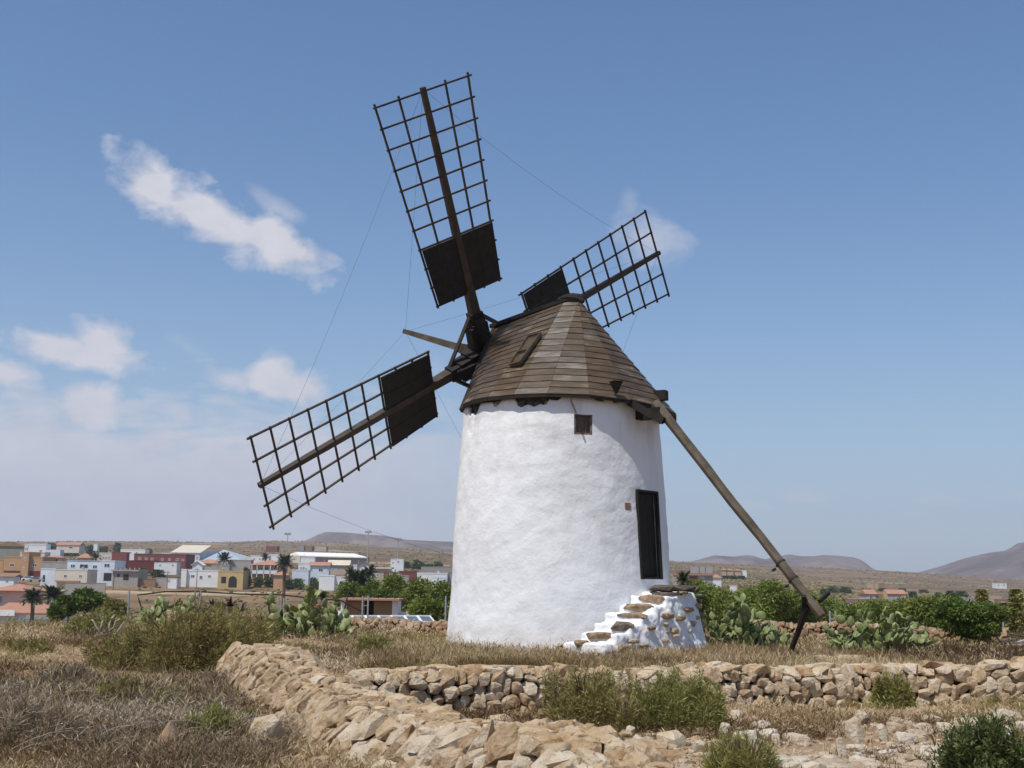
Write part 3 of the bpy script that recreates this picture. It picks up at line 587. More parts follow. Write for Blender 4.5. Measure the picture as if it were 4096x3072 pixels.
# ---------------------------------------------------------------- tail pole
pe = at(822.5, 616.5, 25.0); pt = at(655.5, 403.5, 28.0); dd_ = (pe-pt)/np.linalg.norm(pe-pt)
def ptL(t): return pt+(pe-pt)*t
b = MB(); pts = []; rr_ = []
for k in range(13):
    u = .0+k/12*1.0; pts.append(ptL(u)+np.array([.008*math.sin(k*.9), .008*math.cos(k), .008*math.sin(k*1.7+1)])); rr_.append(.125-.025*max(u,0)+.004*math.sin(k*2.1))
tp = thing('tail_pole', None, None); tp.parent = mill; tag(tp, 'long weathered tail pole slanting from the cap down to a prop')
sub(tp, b.tube(pts, rr_, 8), 'pole', M['wood_pole'])
M['iron'] = flat('rusty_iron', (.035,.028,.024), .7)
for u in (.775,.845): 
    c = ptL(u); sub(tp, MB().tube([c-dd_*.02, c+dd_*.02], [rr_[10]+.012]*2, 10), 'iron_band', M['iron'])
    sub(tp, MB().beam(c-np.array([.12,.05,.12]), c-np.array([.19,.07,.16]), .05, .05), 'bolt', M['iron'])
foot = gnd(786.5, 659.5); top = ptL(.935); foot[2] -= .05
sub(tp, MB().tube([foot, foot*.5+top*.5+[0,0,0], top-[.06,0,.12]], [.05,.062,.08], 8), 'prop', M['wood_dark'])
fork = foot*.28+top*.72
sub(tp, MB().beam(fork, top+np.array([-.15,-.12,.10]), .085, .08), 'prop_fork', M['wood_dark']); sub(tp, MB().beam(fork, top+np.array([.12,.15,.08]), .085, .08), 'prop_fork', M['wood_dark'])
sub(tp, MB().beam(top+np.array([.25,.25,-.02]), top+np.array([.5,.42,.16]), .07, .07), 'peg', M['wood_dark'])
q1 = at(629.5, 402.5, 27.95); q2 = ptL(.085)
sub(tp, MB().beam(q1, q2+np.array([-.12,-.12,-.05]), .17, .17), 'brace', M['wood_dark']); sub(tp, MB().beam(C-NH*2.2-SIDE*1.2+[0,0,5.55], q2+np.array([.14,.14,.05]), .16, .16), 'brace', M['wood_dark'])
sub(tp, MB().beam(C-NH*2.1+[0,0,5.52], ptL(.05), .26, .26), 'pole', M['wood_dark'])
# a strip of wood down to the little window
mb(MB().beam(at(569.5, 397, 27.52), at(576, 413, 27.42), .045, .03), 'wood_strip', M['wood_pole'])
# ---------------------------------------------------------------- stairs
st = thing('staircase', None, None); st.parent = mill; tag(st, 'rough white stone staircase rising to the right against the tower')
ST = np.array([.68,.733,0.]); SN = np.array([.733,-.68,0.]); SA = np.array([3.80,27.45,0.])-ST*2.4
sk = lambda k: -.75+.45*k
import bmesh
bm = bmesh.new()
def prism(poly, z0, z1, flare):
    cpt = np.mean(poly, axis=0); lo = [bm.verts.new((p[0]+f*SN[0]*1.0+(f*.5)*(p[0]-cpt[0]), p[1]+f*SN[1]+(f*.5)*(p[1]-cpt[1]), z0)) for p, f in zip(poly, flare)]
    hi = [bm.verts.new((p[0], p[1], z1)) for p in poly]; n_ = len(poly)
    bm.faces.new(lo[::-1]); bm.faces.new(hi)
    for i in range(n_): bm.faces.new((lo[i], lo[(i+1) % n_], hi[(i+1) % n_], hi[i]))
LZ = 1.345
for k in range(1, 7):
    s0, s1 = sk(k), sk(k+1)+.04; z = .101+.194*k; fl = .05+.09*k/6*2
    wi = (1.12, 1.0, .96, .98, .98, 1.0)[k-1]; prism([SA+ST*s0, SA+ST*s1, SA+ST*s1-SN*wi, SA+ST*s0-SN*wi], -.25, z, [fl, fl, 0, 0])
B0 = SA+ST*sk(7); B1 = B0+np.array([.48,.75,0]); B2 = B0+np.array([.50,1.75,0])
prism([B0-SN*0, B1, B2, C+np.array([1.3,-.2,0]), C+np.array([1.0,-1.2,0]), B0-SN*1.5], -.25, LZ, [.18,.30,.26,0,0,0])
bmesh.ops.recalc_face_normals(bm, faces=bm.faces); me = bpy.data.meshes.new('stair_body'); bm.to_mesh(me); bm.free()
body = obj('stair_body', me, M['plaster'], st); body.matrix_parent_inverse = Matrix.Translation((-C[0], -C[1], 0))
md = body.modifiers.new('remesh', 'REMESH'); md.mode = 'VOXEL'; md.voxel_size = .035; md.use_smooth_shade = True
sm = body.modifiers.new('smooth', 'SMOOTH'); sm.iterations = 5; sm.factor = .6
for nm, sc_, stn in (('lumps', .34, .10), ('grit', .10, .055)):
    tx = bpy.data.textures.new(nm, 'CLOUDS'); tx.noise_scale = sc_; tx.noise_depth = 3; dm = body.modifiers.new(nm, 'DISPLACE'); dm.texture = tx; dm.texture_coords = 'GLOBAL'; dm.strength = stn; dm.mid_level = .5
stones = {}
for k, (xa, xb) in zip(range(2, 7), ((.0,.86),(.0,.62),(.0,.84),(.0,.84),(.0,.80))):
    z = .101+.194*k; c = SA+ST*(sk(k)+.10)-SN*((xa+xb)/2-.02); c[2] = z-.055
    m = M['stone_dark'] if k == 3 else M['stone_brown']
    rock_obj('step_stone', k, m, st, c, ((xb-xa)*1.08, .42, .19 if k != 3 else .22), (0, random.uniform(-.03,.03), math.atan2(SN[1], SN[0])), world=False)
for o in st.children:
    if o.name.startswith('step_stone'): o.matrix_parent_inverse = Matrix.Translation((-C[0], -C[1], 0))
def strock(name, p, size, rz, m, k, rx=0, ry=0):
    o = rock_obj(name, k, m, st, p, size, (rx, ry, rz)); o.matrix_parent_inverse = Matrix.Translation((-C[0], -C[1], 0)); return o
M['slab'] = mat('dark_slab', [(.3,(.045,.038,.032)),(.55,(.11,.09,.07)),(.75,(.27,.22,.16))], .85, 6, 7, .5, .02, 25, src='world')
strock('step_stone', at(582, 644, 26.0), (.34,.3,.17), .3, M['stone_brown'], 8); strock('step_stone', at(570.5, 652, 26.2), (.36,.3,.2), .2, M['stone'], 9)
rzn = math.atan2(SN[1], SN[0])
lc = B0-SN*.48+ST*.12; lc[2] = LZ+.10; strock('landing_slab', lc, (1.12,.46,.16), rzn, M['slab'], 3)
lc = (B0*.55+B1*.45).copy()+SN*.02+ST*.02; lc[2] = LZ+.10; strock('landing_slab', lc, (.80,.40,.15), math.atan2((B1-B0)[1], (B1-B0)[0]), M['slab'], 5)
lc = (B1*.6+B2*.4).copy(); lc[2] = LZ+.09; strock('landing_slab', lc, (.8,.36,.15), math.atan2((B2-B1)[1], (B2-B1)[0]), M['slab'], 6)
lc = B0-SN*.40+ST*.08; lc[2] = LZ-.02; strock('landing_slab', lc, (.95,.42,.10), rzn, M['slab'], 7)
lc = B1+np.array([.10,.12,0]); lc[2] = LZ-.07; strock('landing_slab', lc, (.36,.3,.10), .9, M['slab'], 8)
# stones showing through the plaster of the stair flank, placed where rays meet that flank
P1n = np.cross(B1-B0, [0,0,1.]); P1n = P1n/np.linalg.norm(P1n); P1n = P1n if P1n@SN > 0 else -P1n
cs = lambda x, y: ((2200+x*.3165)/4, (2280+y*.3165)/4)
for x, y, w, h in [(1490,578,150,90),(1660,608,105,60),(1765,505,120,65),(1465,690,55,60),(1800,680,65,75),(1580,765,60,75),(1855,602,34,55),(1872,752,42,48),(1755,780,62,45),(1612,830,50,42),(1455,893,62,50),(1482,785,46,26),(1280,735,95,50),(1070,900,85,60),(950,980,125,85),(1205,955,120,40),(1925,665,20,50),(1935,850,18,45),(1415,1005,40,50),(1700,285,60,40),(1885,455,55,70),(1925,560,30,50)]:
    n_, P0 = (SN, SA+SN*(.10 if y < 800 else .17)) if x < 1500 else (P1n, B0+P1n*(.13 if y < 800 else .2))
    p = plane_hit(*cs(x, y), P0, n_); d_ = np.linalg.norm(p); sc_ = d_/FPX*.3165/4
    fore = abs(n_@(p/d_)); rz = math.atan2(-n_[0], n_[1])
    strock('wall_stone', p-n_*.02, (w*sc_/max(fore, .55)*.92, .22, h*sc_*1.0), rz, M['stone_brown'], x)
# ------------------------------------------------------------------ dry stone walls
def clip(poly, m, n):            # keep the side (p-m).n <= 0
    out = []
    for i in range(len(poly)):
        a, b = poly[i], poly[(i+1) % len(poly)]; da, db = (a-m)@n, (b-m)@n
        if da <= 0: out.append(a)
        if da*db < 0: out.append(a+(b-a)*(da/(da-db)))
    return out
def cells(sites, box):
    S = np.array(sites); res = []
    for i, s in enumerate(S):
        d = S-s; o = np.argsort((d**2).sum(1))[1:15]; poly = [np.array(p) for p in ((max(s[0]-1, box[0]), max(s[1]-1, box[1])), (min(s[0]+1, box[2]), max(s[1]-1, box[1])), (min(s[0]+1, box[2]), min(s[1]+1, box[3])), (max(s[0]-1, box[0]), min(s[1]+1, box[3])))]
        for j in o:
            poly = clip(poly, (s+S[j])/2, S[j]-s)
            if len(poly) < 3: break
        if len(poly) >= 3: res.append((s, poly))
    return res
def stone_geo(rng, c, poly, mapf, bulge, gap, tilt=.35):
    """rounded dry-stone from a cell: polygon in wall coordinates mapped onto the wall's surface"""
    P = [c+(p-c)*1. for p in poly]; Q = []
    m = len(P)
    per = [np.linalg.norm(P[i]-P[(i+1) % m]) for i in range(m)]; tot = sum(per)
    for i in range(m):                                    # cut the corners
        a, b = P[i], P[(i+1) % m]
        if per[i] < .10*tot: Q.append((a+b)/2)
        else: Q.append(a*.86+b*.14); Q.append(a*.14+b*.86)
    R = math.sqrt(max(1e-4, sum(np.cross(Q[i]-c, Q[(i+1) % len(Q)]-c) for i in range(len(Q)))/2/math.pi)) if len(Q) > 2 else .1
    R = max(abs(R), .03); k0 = max(.5, 1-gap/R); tv = rng.normal(size=2)*tilt; V = []; n = len(Q); h = bulge*rng.uniform(.55, 1.35)
    rings = [(k0*.97, -.09), (k0*1.0, h*.25), (k0*rng.uniform(.84,.92), h*.85), (k0*rng.uniform(.42,.6), h*1.02)]
    wob = rng.uniform(-.10, .06, n)
    for ri, (k, d) in enumerate(rings):
        for qi, q in enumerate(Q):
            kk = k*(1+wob[qi]*(ri > 0)+rng.uniform(-.045,.045)*(ri > 1)); o = (q-c)*kk
            V.append(mapf(c+o, d+(o@tv)*(ri > 0)*.6+rng.uniform(-.013,.013)*(ri > 0)))
    V.append(mapf(c+rng.normal(size=2)*.01, h*rng.uniform(.95, 1.2)))
    F = []
    for r in range(3):
        for i in range(n): F.append((r*n+i, r*n+(i+1) % n, (r+1)*n+(i+1) % n, (r+1)*n+i))
    for i in range(n): F.append((3*n+i, 3*n+(i+1) % n, 4*n))
    return V, F, R
def stone_wall(name, label, line, h, wd, mats, seed, rowh=.14, colw=.21, topw=.30, bulge=.05, gap=.012, parts=290, kind_stone='stone', vis=None, batter=.10, top_extra=None, back=True):
    rng = np.random.default_rng(seed); line = np.array(line, float); seg = np.linalg.norm(np.diff(line[:, :2], axis=0), axis=1); S = np.concatenate([[0], np.cumsum(seg)]); Lw = S[-1]
    wdf = (lambda s: wd) if not callable(wd) else wd; hf = (lambda s: h) if not callable(h) else h
    def centre(s):
        s = min(max(s, 0), Lw-1e-6); e = .25
        f = lambda q: np.array([np.interp(q, S, line[:,0]), np.interp(q, S, line[:,1])])
        p = f(s); a, b = f(max(s-e, 0)), f(min(s+e, Lw)); t = (b-a)/np.linalg.norm(b-a); return p, t
    H0 = h if not callable(h) else h(Lw/2); W_ = wd if not callable(wd) else wd(Lw/2); vtot = H0+W_+(H0 if back else 0)
    nz = Noise3(seed+50, 3, .3)
    def mapf(uv, d):
        u, vv_ = float(uv[0]), float(uv[1]); p, t = centre(u); nrm = np.array([t[1], -t[0]])       # nrm: front side (towards the camera)
        hh, ww = hf(u), wdf(u)
        cor = .07
        if vv_ < H0: a = vv_/H0; lat = ww/2+batter*(1-a); z = a*hh; N = np.array([nrm[0], nrm[1], .12]); 
        elif vv_ < H0+W_: a = (vv_-H0)/W_; lat = ww/2-a*ww; z = hh; N = np.array([0,0,1.])
        else: a = (vv_-H0-W_)/H0; lat = -ww/2-batter*a; z = hh*(1-a); N = np.array([-nrm[0], -nrm[1], .12])
        # round the edges
        for e, sgn in ((H0, 1), (H0+W_, -1)):
            dd = abs(vv_-e)
            if dd < cor: k = (1-dd/cor)**2; N = N*(1-k*.5)+np.array([nrm[0]*sgn, nrm[1]*sgn, 1.])*k*.35; lat -= sgn*k*.02; z -= k*.02
        N = N/np.linalg.norm(N); b = p+nrm*lat; zz = gz1(b[0], b[1])*.0+gz1(p[0], p[1])
        z += float(nz([[u, vv_*.3, 0]])[0])*.05*(vv_/H0 if vv_ < H0 else 1)
        if u < 0 or u > Lw: b = b+t*(u-min(max(u, 0), Lw))
        return np.array([b[0], b[1], zz+z-.06])+N*d
    sites = []
    vv_ = .02
    while vv_ < vtot:
        front = vv_ < H0 or vv_ > H0+W_; rh = (rowh if front else topw)*rng.uniform(.7, 1.4); u = rng.uniform(0, .2)
        while u < Lw:
            w = (colw if front else topw*1.15)*rng.uniform(.4, 1.75)
            if rng.random() < .93: sites.append((u+w/2+rng.normal()*.02, vv_+rh/2+rng.normal()*rh*.30))
            u += w
        vv_ += rh
    cl = cells(sites, (0, 0, Lw, vtot)); root = thing(name, label, 'stone wall', (line[0,0], line[0,1], 0)); inv = Matrix.Translation((-line[0,0], -line[0,1], 0))
    geo = []
    for c, poly in cl:
        top = H0 < c[1] < H0+W_
        if top: V, F, R = stone_geo(rng, c, poly, mapf, bulge*1.25, gap, .18)
        else:
            pa_ = np.array(poly); ext = pa_.max(0)-pa_.min(0); mid = (pa_.max(0)+pa_.min(0))/2; a_ = rng.normal()*.22; ca, sa = math.cos(a_), math.sin(a_); rv, F = ROCKS[rng.integers(14)]; g_ = rng.uniform(.94, 1.14); ps = rng.uniform(-.035, .045); fl = rng.choice([-1, 1]); V = []
            tl = rng.normal(size=2)*.14
            for q in rv: du, dv = q[0]*fl*ext[0]*g_, q[2]*ext[1]*g_; V.append(mapf((mid[0]+du*ca-dv*sa, min(max(mid[1]+du*sa+dv*ca, -.1), vtot+.1)), ps+q[1]*.22+du*tl[0]+dv*tl[1]-.02))
            if fl < 0: F = [f[::-1] for f in F]
            R = math.sqrt(ext[0]*ext[1])*.5
        p = np.mean(V, axis=0); vis_ = R*R/(p[0]**2+p[1]**2)
        if c[1] > H0+W_: vis_ *= .02
        if p[1] < 4 or abs(p[0]/max(p[1], .1))*FPX > 540: vis_ *= .001
        geo.append((vis_, top, V, F))
    # loose cap stones
    if top_extra:
        n_, size = top_extra
        for k in range(n_):
            u = rng.uniform(.1, Lw-.1); vv2 = H0+rng.uniform(.05, .95)*W_; p = mapf((u, vv2), .03); s = size*rng.uniform(.6, 1.4); p2 = centre(u)[1]
            rock = ROCKS[rng.integers(14)]; a = math.atan2(p2[1], p2[0])+rng.normal()*.5; ca, sa = math.cos(a), math.sin(a); sx, sy, sz = s*1.25, s*.9, s*rng.uniform(.28,.5)
            tlt = rng.normal(size=2)*.16
            V = [p+np.array([ca*q[0]*sx-sa*q[1]*sy, sa*q[0]*sx+ca*q[1]*sy, q[2]*sz+(q[0]*sx*tlt[0]+q[1]*sy*tlt[1])]) for q in rock[0]]
            geo.append((s*s*.5/(p[0]**2+p[1]**2), True, V, rock[1]))
    geo.sort(key=lambda g: -g[0]); rest = MB()
    for i, (vs, top, V, F) in enumerate(geo):
        if i < parts:
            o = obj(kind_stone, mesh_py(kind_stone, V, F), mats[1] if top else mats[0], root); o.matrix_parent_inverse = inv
        else: rest.add(V, F)
    if rest.v: o = rest.build('small_stones', mats[0], root, kind='stuff'); o.matrix_parent_inverse = inv
    core = MB(); K = int(Lw/.35)+2; vs_ = [0, H0*.5, H0-.02, H0+.04, H0+W_/2, H0+W_-.04, H0+W_+.02, vtot]
    V = [mapf((min(i/(K-1)*Lw, Lw), q), -.10) for i in range(K) for q in vs_]; nq = len(vs_)
    core.add(V, [(i*nq+j, (i+1)*nq+j, (i+1)*nq+j+1, i*nq+j+1) for i in range(K-1) for j in range(nq-1)]+[tuple(range(nq)), tuple((K-1)*nq+j for j in range(nq))[::-1]])
    o = core.build('rubble_core', M['core'], root); o.matrix_parent_inverse = inv
    return root
P2 = lambda px, py: gnd(px, py)[:2]
WH = .53
# near wall: from its far end behind the bush down to the lower edge of the photo
NW = [(-3.85,18.9), (-2.95,16.6), (-2.2,14.6), (-1.25,12.3), (-.45,10.4), (.25,8.9), (.75,7.6), (1.15,6.5), (1.5,5.2)]
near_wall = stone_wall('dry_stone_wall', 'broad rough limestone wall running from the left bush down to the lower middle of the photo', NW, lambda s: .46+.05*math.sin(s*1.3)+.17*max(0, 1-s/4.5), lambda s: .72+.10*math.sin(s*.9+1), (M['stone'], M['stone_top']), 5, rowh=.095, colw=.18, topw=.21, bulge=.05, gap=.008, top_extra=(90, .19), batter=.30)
FW = [(-2.0,15.35), (-.5,16.0), (1.5,16.7), (4.9,17.5), (7.3,17.25), (8.9,16.9), (10.5,16.8)]
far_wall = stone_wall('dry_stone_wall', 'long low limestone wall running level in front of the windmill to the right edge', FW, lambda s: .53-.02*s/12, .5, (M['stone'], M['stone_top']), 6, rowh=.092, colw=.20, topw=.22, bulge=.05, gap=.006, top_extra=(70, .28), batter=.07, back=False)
# walls behind the mill
stone_wall('garden_wall', 'reddish low stone wall behind the prickly pears left of the tower', [(-9.4,33.5), (-7.0,34.3), (-3.5,34.5), (-1.2,34.2)], .42, .5, (M['stone_red'], M['stone_red']), 8, rowh=.095, colw=.16, topw=.2, bulge=.05, gap=.012, back=False, parts=200)
stone_wall('garden_wall', 'low brown stone wall in the gap between the two right prickly pears', [(6.6,33.2), (9.5,33.0), (13.2,32.6)], .52, .5, (M['stone_red'], M['stone_red']), 9, rowh=.09, colw=.16, topw=.2, bulge=.05, gap=.012, back=False, parts=200)
# loose rocks
def rock(px, py, w, h, k, m=None, rz=None, label=None, deep=.8, tilt=0., group=None, cat='rock'):
    g = gnd(px, py); g[2] = gz1(g[0], g[1]); sc = g[1]/FPX
    return obj('rock', rock_mesh(k, m or M['stone_top']), None, None, (g[0], g[1]+w*sc*deep*.4, g[2]+h*sc*.34), (tilt, tilt*.5, rz if rz is not None else random.uniform(0, 3)), (w*sc, w*sc*deep*1.1, h*sc*1.4), label=label, cat=cat, group=group)
# pyramid-shaped rock lower left
def spire(px, py, w, h, label, seed):
    g = gnd(px, py); sc = g[1]/FPX; r = np.random.default_rng(seed); P = []
    for z, q in ((-.08,1.),(.15,.95),(.4,.72),(.65,.48),(.86,.28),(1.,.12)):
        for k in range(7): a = k/7*6.283+z; P.append((math.cos(a)*q*.5*r.uniform(.8,1.1)+z*.12, math.sin(a)*q*.4*r.uniform(.8,1.1), z))
    V, F = hull(P); me = mesh_py('rock', V, F); obj('rock', me, M['stone_red'], None, g, (0,0,.3), (w*sc, w*sc, h*sc), label=label, cat='rock')
spire(164, 762, 34, 38, 'pointed orange rock standing alone near the lower left corner', 3)
rock(266, 752, 40, 34, 2, M['stone_top'], .4, 'large tan boulder in dry grass left of the near wall', .7)
rock(246, 758, 20, 12, 5, M['stone_red'], .2, 'small orange stone just left of the large tan boulder')
rock(200, 742, 26, 8, 6, M['stone_red'], .1, 'flat orange stone below the small green bush on the left')
rock(176, 740, 22, 6, 7, M['stone_red'], .5, 'thin flat orange stone right behind the pointed rock')
rock(133, 763, 34, 9, 8, M['stone_red'], .2, 'low orange slab left of the pointed rock, at the lower edge')
rock(226, 754, 60, 7, 9, M['stone_red'], .0, 'long flat slab of rock bedded in the dry grass')
rock(100, 644, 12, 5, 3, M['stone_red'], .0, 'small orange stone in the grass by the candelabra cactus')
rl = np.random.default_rng(44)
big = [(747,739,26,16),(777,738,12,12),(858,737,20,24),(842,748,12,20),(908,740,30,12),(884,738,12,18),(928,748,40,9),(985,736,54,18),(1012,726,34,14),(970,742,46,14),(1003,748,60,20),(890,748,24,8),(835,761,52,8),(778,760,46,10),(800,758,30,9),(862,724,16,13),(762,726,22,10),(1000,728,22,16),(950,733,30,10),(700,743,16,10),(672,740,30,16),(640,748,24,18),(648,758,60,18),(606,750,34,20),(582,762,70,22),(620,742,18,9),(690,722,20,8),(708,716,24,9),(726,732,14,16),(738,718,16,12),(545,741,40,18),(565,752,40,18),(668,762,50,14),(515,733,44,14),(500,721,26,12),(815,768,30,12),(630,728,10,9),(588,740,22,13),(962,757,26,8),(910,728,10,8)]
big += [(rl.uniform(735, 1030), rl.uniform(722, 766), rl.uniform(10, 30), rl.uniform(5, 11)) for _ in range(26)]
for i, (a, b_, w, h) in enumerate(big):
    rock(a, b_, w, h, i, M['stone_pale'] if a > 690 or i % 3 == 0 else M['stone_top'], rl.uniform(0, 3), 'pale limestone rock lying in the rubble strip below the right wall' if a > 690 else 'pale slab in the collapsed foot of the near wall', .75, rl.normal()*.12, 'rocks strewn below the right wall' if a > 690 else 'rocks spilled from the near wall')
# small rubble that nobody could count
def rubble(n, xr, yr, size, seed, m, dens, name, label):
    r = np.random.default_rng(seed); V = []; F = []; b = 0; nn = Noise3(seed, 3, .5); c = 0
    while c < n:
        px, py = r.uniform(*xr), r.uniform(*yr)
        if not dens(px, py): continue
        g = gnd(px, py)
        if nn([[g[0], g[1], 0]])[0] < r.uniform(-.9, .5): continue
        s = size*r.lognormal(0, .45); rv, rf = ROCKS[r.integers(14)]; a = r.uniform(0, 6.28); ca, sa = math.cos(a), math.sin(a); rv = np.array(rv)*[s, s*.8, s*.55]
        V.append(np.stack([rv[:,0]*ca-rv[:,1]*sa+g[0], rv[:,0]*sa+rv[:,1]*ca+g[1], rv[:,2]+gz1(g[0], g[1])+s*.08], -1)); F += [tuple(i+b for i in f) for f in rf]; b += len(rv); c += 1
    obj(name, mesh_py(name, np.concatenate(V), F), m, kind='stuff', label=label, cat='rubble')
rubble(1700, (640, 1060), (714, 790), .085, 71, M['stone_pale'], lambda x, y: y > 716+(1024-x)*.03, 'rubble', 'pale rubble scattered below the right wall')
rubble(420, (60, 420), (700, 790), .05, 72, M['stone_red'], lambda x, y: y > 780-(x*.16), 'rubble', 'small orange stones in the dry grass at lower left')
rubble(500, (440, 760), (700, 790), .09, 73, M['stone_top'], lambda x, y: y > 700+abs(x-560)*.1, 'rubble', 'broken stones along the foot of the near wall')
rubble(260, (520, 1024), (650, 662), .06, 74, M['stone'], lambda x, y: True, 'rubble', 'small stones on the ground between wall and windmill')
for a, b_, w, h, l in [(848,664,58,9,'flat tan slab of rock behind the right wall near the prickly pear'),(690,654,14,6,'small orange stone in the dry grass near the tail pole prop'),(676,645,18,4,'thin tan stone below the prickly pears beside the stairs'),(880,661,30,6,'tan rock lying behind the right wall below the cactus'),(790,640,10,4,'small stone at the foot of the back wall')]:
    rock(a, b_, w, h, int(a), M['stone_top'] if h > 5 else M['stone_red'], .2, l)
rock(158, 622, 44, 13, 4, M['stone_top'], .1, 'mound of pale broken stone behind the big left bush', .8)
rock(650, 600, 12, 7, 4, M['stone_top'], .1, 'pale stone beside the stair platform', .8)
# ------------------------------------------------------------------ foliage builders (numpy)
def rand_dirs(r, n):
    d = r.normal(size=(n, 3)); return d/np.linalg.norm(d, axis=1)[:, None]
def leaf_tris(P, D, Wd, L, W, r):
    """slim leaf: quad (diamond) from P along D, half width W"""
    s = np.cross(D, Wd); s /= np.linalg.norm(s, axis=1)[:, None]+1e-9; n = len(P); L = L[:, None]; W = W[:, None]
    V = np.stack([P, P+D*L*.5+s*W, P+D*L, P+D*L*.5-s*W], 1).reshape(-1, 3); F = np.arange(4*n).reshape(n, 4); return V, F
def crown(r, lobes, n, leaf, aspect=.45, shell=.55, droop=0.):
    """leaf quads spread through ellipsoid lobes (cx,cy,cz,rx,ry,rz)"""
    lobes = np.array(lobes); vol = lobes[:,3]*lobes[:,4]*lobes[:,5]; idx = r.choice(len(lobes), n, p=(vol**.8)/(vol**.8).sum()); lb = lobes[idx]
    d = rand_dirs(r, n); rad = r.uniform(shell**3, 1, n)**(1/3)*(1+.10*np.sin(d[:,0]*9+lb[:,0]*3)*np.cos(d[:,2]*7+d[:,1]*8)); P = lb[:,:3]+d*lb[:,3:]*rad[:,None]
    D = d*.6+rand_dirs(r, n)*.9; D[:,2] -= droop; D /= np.linalg.norm(D, axis=1)[:, None]
    return leaf_tris(P, D, rand_dirs(r, n), leaf*r.uniform(.6, 1.4, n), leaf*aspect*.5*r.uniform(.7, 1.3, n), r)+(np.clip(.5+r.normal(0,.16,n)+(idx % 3-1)*.08, 0, 1),)
def twigs(r, base, n, h, w, spread, tw, segs=2, up=.9, blade=.010, clump=None):
    """thin upright stalks of grass or broom: each a bent strip"""
    B = base; n = len(B); d = rand_dirs(r, n)*spread; d[:,2] = up*(.5+r.random(n)); d /= np.linalg.norm(d, axis=1)[:, None]
    L = h*r.uniform(.5, 1.25, n); s = np.cross(d, rand_dirs(r, n)); s /= np.linalg.norm(s, axis=1)[:, None]; wv = (blade*r.uniform(.6, 1.4, n))[:, None]
    bend = rand_dirs(r, n)*(L*tw)[:, None]; m = B+d*(L*.55)[:, None]; t = B+d*L[:, None]+bend
    V = np.stack([B-s*wv, B+s*wv, m+s*wv*.7, m-s*wv*.7, t+s*wv*.15, t-s*wv*.15], 1).reshape(-1, 3)
    i = np.arange(n)[:, None]*6; F = np.stack([i+[0,1,2,3], i+[3,2,4,5]], 1).reshape(-1, 4); return V, F
def smooth_attr(seed, P, amp=.22, base=.3, freq=.5, jit=.12, k=2):
    nn = Noise3(seed, 3, freq); r = np.random.default_rng(seed); return np.repeat(np.clip(base+nn(P)*amp+r.normal(0, jit, len(P)), 0, 1), k)
M['leaf_green'] = leafmat('green_leaves', [(.15,(.04,.062,.014)),(.45,(.09,.14,.025)),(.7,(.15,.20,.04)),(.9,(.22,.26,.065))], .3)
M['leaf_pepper'] = leafmat('pepper_tree_leaves', [(.15,(.08,.105,.02)),(.45,(.16,.21,.036)),(.7,(.235,.275,.055)),(.9,(.33,.345,.09))], .3)
M['leaf_dark'] = leafmat('dark_leaves', [(.15,(.04,.055,.014)),(.5,(.09,.115,.03)),(.85,(.20,.21,.07))], .15)
M['broom'] = leafmat('olive_scrub', [(.12,(.11,.085,.04)),(.4,(.24,.20,.075)),(.65,(.37,.315,.115)),(.9,(.50,.44,.19))], .25, .8, .1)
M['broom_green'] = leafmat('green_scrub', [(.12,(.10,.09,.035)),(.4,(.22,.21,.065)),(.65,(.34,.32,.10)),(.9,(.45,.42,.17))], .25, .8, .1)
M['grass'] = leafmat('dry_grass', [(.05,(.085,.05,.028)),(.25,(.22,.14,.068)),(.45,(.34,.235,.122)),(.65,(.48,.36,.20)),(.9,(.68,.55,.35))], .2, .9, .1)
M['dead'] = leafmat('grey_dead_twigs', [(.1,(.14,.092,.048)),(.4,(.30,.225,.14)),(.65,(.43,.345,.24)),(.9,(.62,.54,.42))], .08, .9, .1)
M['bark'] = mat('bark', [(.3,(.07,.05,.035)),(.7,(.16,.12,.085))], .9, 6, 6, .6, .02, 14)
M['frond'] = leafmat('palm_frond', [(.1,(.05,.06,.02)),(.4,(.11,.125,.035)),(.7,(.18,.19,.06)),(.9,(.28,.26,.11))], .2, .45, .4)
M['pad'] = mat('cactus_pad', [(.3,(.12,.15,.045)),(.5,(.19,.225,.075)),(.75,(.29,.32,.13))], .5, 4, 5, .15, .01, 30, rand=.3, spec=.4)
